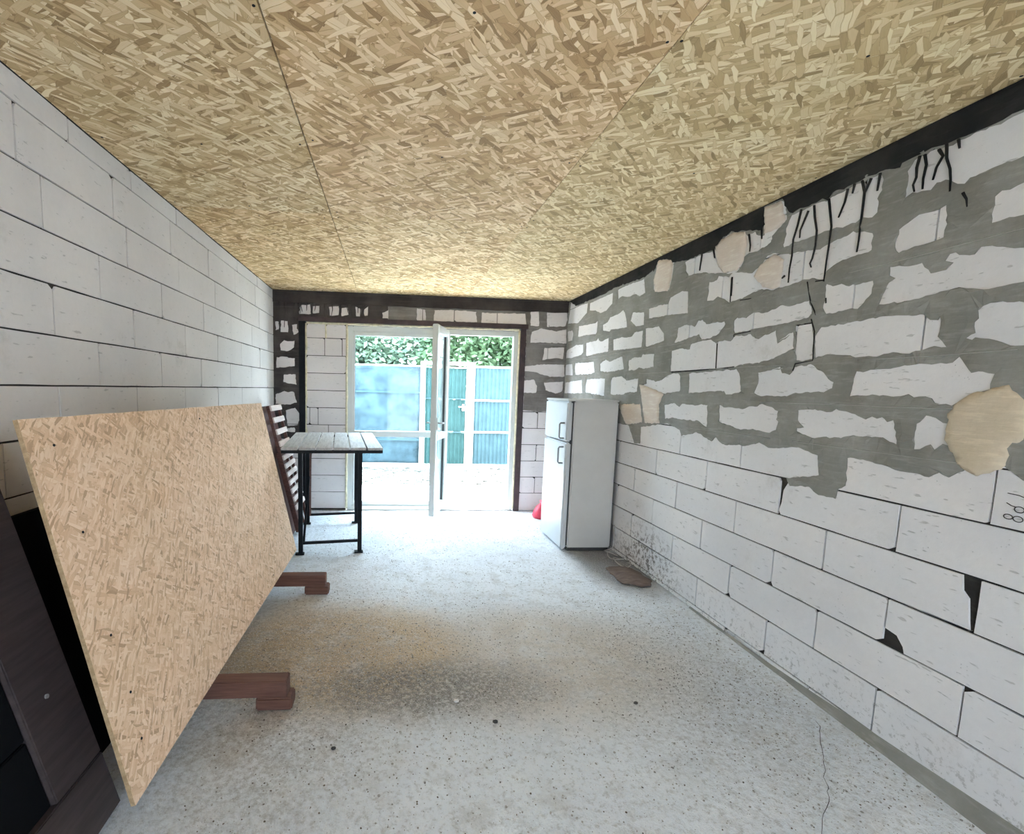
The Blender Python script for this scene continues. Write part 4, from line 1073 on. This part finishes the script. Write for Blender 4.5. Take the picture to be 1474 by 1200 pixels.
for pts in ([(3.30, 1.86), (3.20, 1.74), (3.05, 1.56), (2.96, 1.46), (2.815, 1.34), (2.7, 1.2)],):
    pp = []
    for a, c in zip(pts[:-1], pts[1:]):
        for t in (0, 0.2, 0.4, 0.6, 0.8):
            x, y = a[0] + (c[0] - a[0]) * t, a[1] + (c[1] - a[1]) * t
            pp.append((x + 0.016 * noise.noise(Vector((x * 24, y * 24, 0))), y + 0.016 * noise.noise(Vector((x * 24, y * 24, 4))), -0.0005))
    MB().tube(pp, 0.0016, 5, flat=0.8, rs=[0.0008 + 0.0012 * abs(noise.noise(Vector((k * 0.7, 0, 0)))) for k in range(len(pp))]).build('crack', 'crack', floor)

# ================================================================= OUTSIDE
g = MB().box((-14, D + 0.29, -0.20), (18, 7.25, -0.02)).build('terrace_slab', 'ground')
tag(g, 'pale concrete terrace slab outside the glazed doors', 'terrace', kind='structure')
g = MB().box((-14, 7.25, -0.20), (18, 30, -0.03)).build('yard_ground', 'gravel')
tag(g, 'gravelly yard ground between the terrace and the fence', 'ground', kind='structure')
g = MB().box((-14, -16, -0.20), (18, YR - 0.29, -0.02)).build('forecourt_slab', 'ground')
tag(g, 'pale concrete forecourt behind the viewer', 'ground', kind='structure')
def gd(x, y): return 1.0 if (x < 2.0 or x > 2.75) else 0.12
o = stones(2600, (-1.5, 6.0, 7.25, 9.0), 0.015, 0.05, 9, gd).build('yard_pebbles', 'pebble')
o.location.z = -0.03
tag(o, 'loose grey stones and rubble in front of the fence', 'rubble', kind='stuff')
FY = 8.85
def wavy(x0, x1, z0, z1, y, seed, amp=0.03, nx=50, nz=24):
    b = MB()
    for j in range(nz + 1):
        for i in range(nx + 1):
            x = x0 + (x1 - x0) * i / nx; z = z0 + (z1 - z0) * j / nz
            b.v.append((x, y + amp * noise.noise(Vector((x * 1.6, z * 2.1, seed))) + amp * 0.6 * noise.noise(Vector((x * 5, z * 4, seed + 3))), z))
    for j in range(nz):
        for i in range(nx):
            k = j * (nx + 1) + i
            b.f.append((k, k + 1, k + nx + 2, k + nx + 1))
    return b
fs = empty('screen_fence', (0, FY, 0))
tag(fs, 'fence covered in a creased blue-grey screen left of the gate', 'fence')
def fpart(m, name, mat, parent, **kw):
    o = m.build(name, mat, parent, **kw); o.location = -Vector(parent.location); return o
o = fpart(wavy(-4.5, 1.885, 0.06, 1.89, FY, 1.0, nx=90), 'screen_sheet', 'tarp', fs, smooth=True)
sm = o.modifiers.new('thick', 'SOLIDIFY'); sm.thickness = 0.004
for z in (1.885, 1.40, 0.52, 0.07):
    fpart(MB().box((-4.5, FY - 0.052, z - 0.012), (1.885, FY - 0.030, z + 0.012)), 'rail', 'steel_blue' if z in (1.40, 0.52) else 'post_white', fs)
for x in (-4.4, -2.4, -0.4):
    fpart(MB().box((x, FY + 0.04, -0.03), (x + 0.06, FY + 0.10, 1.93)), 'post', 'post_white', fs)
gt = empty('yard_gate', (2.36, FY, 0))
tag(gt, 'teal corrugated yard gate between two white posts', 'gate')
def corr(x0, x1, z0, z1, y, pitch=0.075, amp=0.016):
    b = MB(); n = int((x1 - x0) / pitch * 4)
    for i in range(n + 1):
        x = x0 + (x1 - x0) * i / n
        d = amp if (i % 4) in (0, 1) else -amp
        b.v += [(x, y + d * 0.5, z0), (x, y + d * 0.5, z1)]
    for i in range(n): b.f.append((2 * i, 2 * i + 2, 2 * i + 3, 2 * i + 1))
    return b
for xa, xb in ((1.888, 1.975), (2.755, 2.895)):
    fpart(MB().box((xa, FY - 0.06, -0.03), (xb, FY + 0.06, 1.915)), 'post', 'post_white', gt, bevel=0.008)
fpart(MB().box((1.888, FY - 0.06, 1.916), (2.895, FY + 0.06, 1.975)), 'top_beam', 'post_white', gt, bevel=0.006)
for z0, z1 in ((0.07, 0.66), (0.69, 1.285), (1.31, 1.86)):
    o = fpart(corr(1.985, 2.745, z0, z1, FY + 0.01), 'corrugated_panel', 'steel_green', gt)
    sm = o.modifiers.new('thick', 'SOLIDIFY'); sm.thickness = 0.003
for z in (0.665, 1.290, 1.863):
    fpart(MB().box((1.985, FY - 0.026, z), (2.745, FY - 0.004, z + 0.022)), 'rail', 'steel_blue' if z < 1.8 else 'post_white', gt)
hp = fpart(MB().box((2.675, FY - 0.04, 1.08), (2.715, FY - 0.012, 1.20)), 'lock_plate', 'post_white', gt)
MB().tube([(2.695, FY - 0.04, 1.155), (2.695, FY - 0.08, 1.155), (2.600, FY - 0.085, 1.155)], 0.012, 8).build('lever', 'post_white', hp, smooth=True)
ff = empty('corrugated_fence', (5.0, FY, 0))
tag(ff, 'blue corrugated steel fence with white rails right of the gate', 'fence')
for z0, z1 in ((0.07, 0.665), (0.700, 1.262), (1.298, 1.880)):
    o = fpart(corr(2.90, 8.5, z0, z1, FY + 0.01), 'corrugated_panel', 'steel_blue', ff)
    sm = o.modifiers.new('thick', 'SOLIDIFY'); sm.thickness = 0.003
for z in (0.667, 1.264, 1.882, 0.03):
    fpart(MB().box((2.90, FY - 0.030, z), (8.5, FY - 0.004, z + 0.034)), 'rail', 'post_white', ff)
def leaves(n, c, rad, size, seed):
    R_ = random.Random(seed); b = MB()
    cl = [Vector((c[0] + rad[0] * R_.uniform(-0.85, 0.85), c[1] + rad[1] * R_.uniform(-0.8, 0.8), c[2] + rad[2] * R_.uniform(-0.9, 0.8))) for _ in range(34)]
    for _ in range(n):
        k = R_.choice(cl)
        d = Vector((R_.gauss(0, 1), R_.gauss(0, 1), R_.gauss(0, 1))).normalized() * R_.uniform(0.1, 0.55)
        p = k + d
        a = Vector((R_.gauss(0, 1), R_.gauss(0, 1), R_.gauss(0, 0.6))).normalized()
        s_ = size * R_.uniform(0.6, 1.3)
        x = a.cross(Vector((R_.gauss(0, 1), R_.gauss(0, 1), R_.gauss(0, 1)))).normalized() * s_ * 0.45
        b.add([p - a * s_, p + x, p + a * s_, p - x], [(0, 1, 2, 3)])
    return b
for k, (x, y, z, rx, rz, m_, lab) in enumerate((
        (-0.6, 11.2, 2.3, 1.5, 1.25, 'leaf_b', 'pale green tree behind the screen fence, leftmost through the glazing'),
        (1.35, 11.6, 2.25, 1.15, 1.05, 'leaf_b', 'pale green tree behind the screen fence beside the gate'),
        (2.9, 11.2, 2.3, 1.0, 1.1, 'leaf_a', 'brighter green tree right behind the yard gate'),
        (4.6, 11.5, 2.2, 1.2, 1.0, 'leaf_a', 'bushy green tree behind the corrugated fence'))):
    t_ = empty('tree', (x, y, -0.03))
    tag(t_, lab, 'tree', 'trees beyond the fence')
    o = leaves(5200, (x, y, z), (rx, 0.8, rz), 0.085, 70 + k).build('foliage', m_, t_); o.location = (-x, -y, 0.03)
    tag(o, kind='stuff')
    o = MB().tube([(x, y, -0.03), (x + 0.05, y, 1.0), (x - 0.04, y, z)], 0.07, 8, rs=[0.10, 0.08, 0.04]).build('trunk', 'bark', t_, smooth=True); o.location = (-x, -y, 0.03)
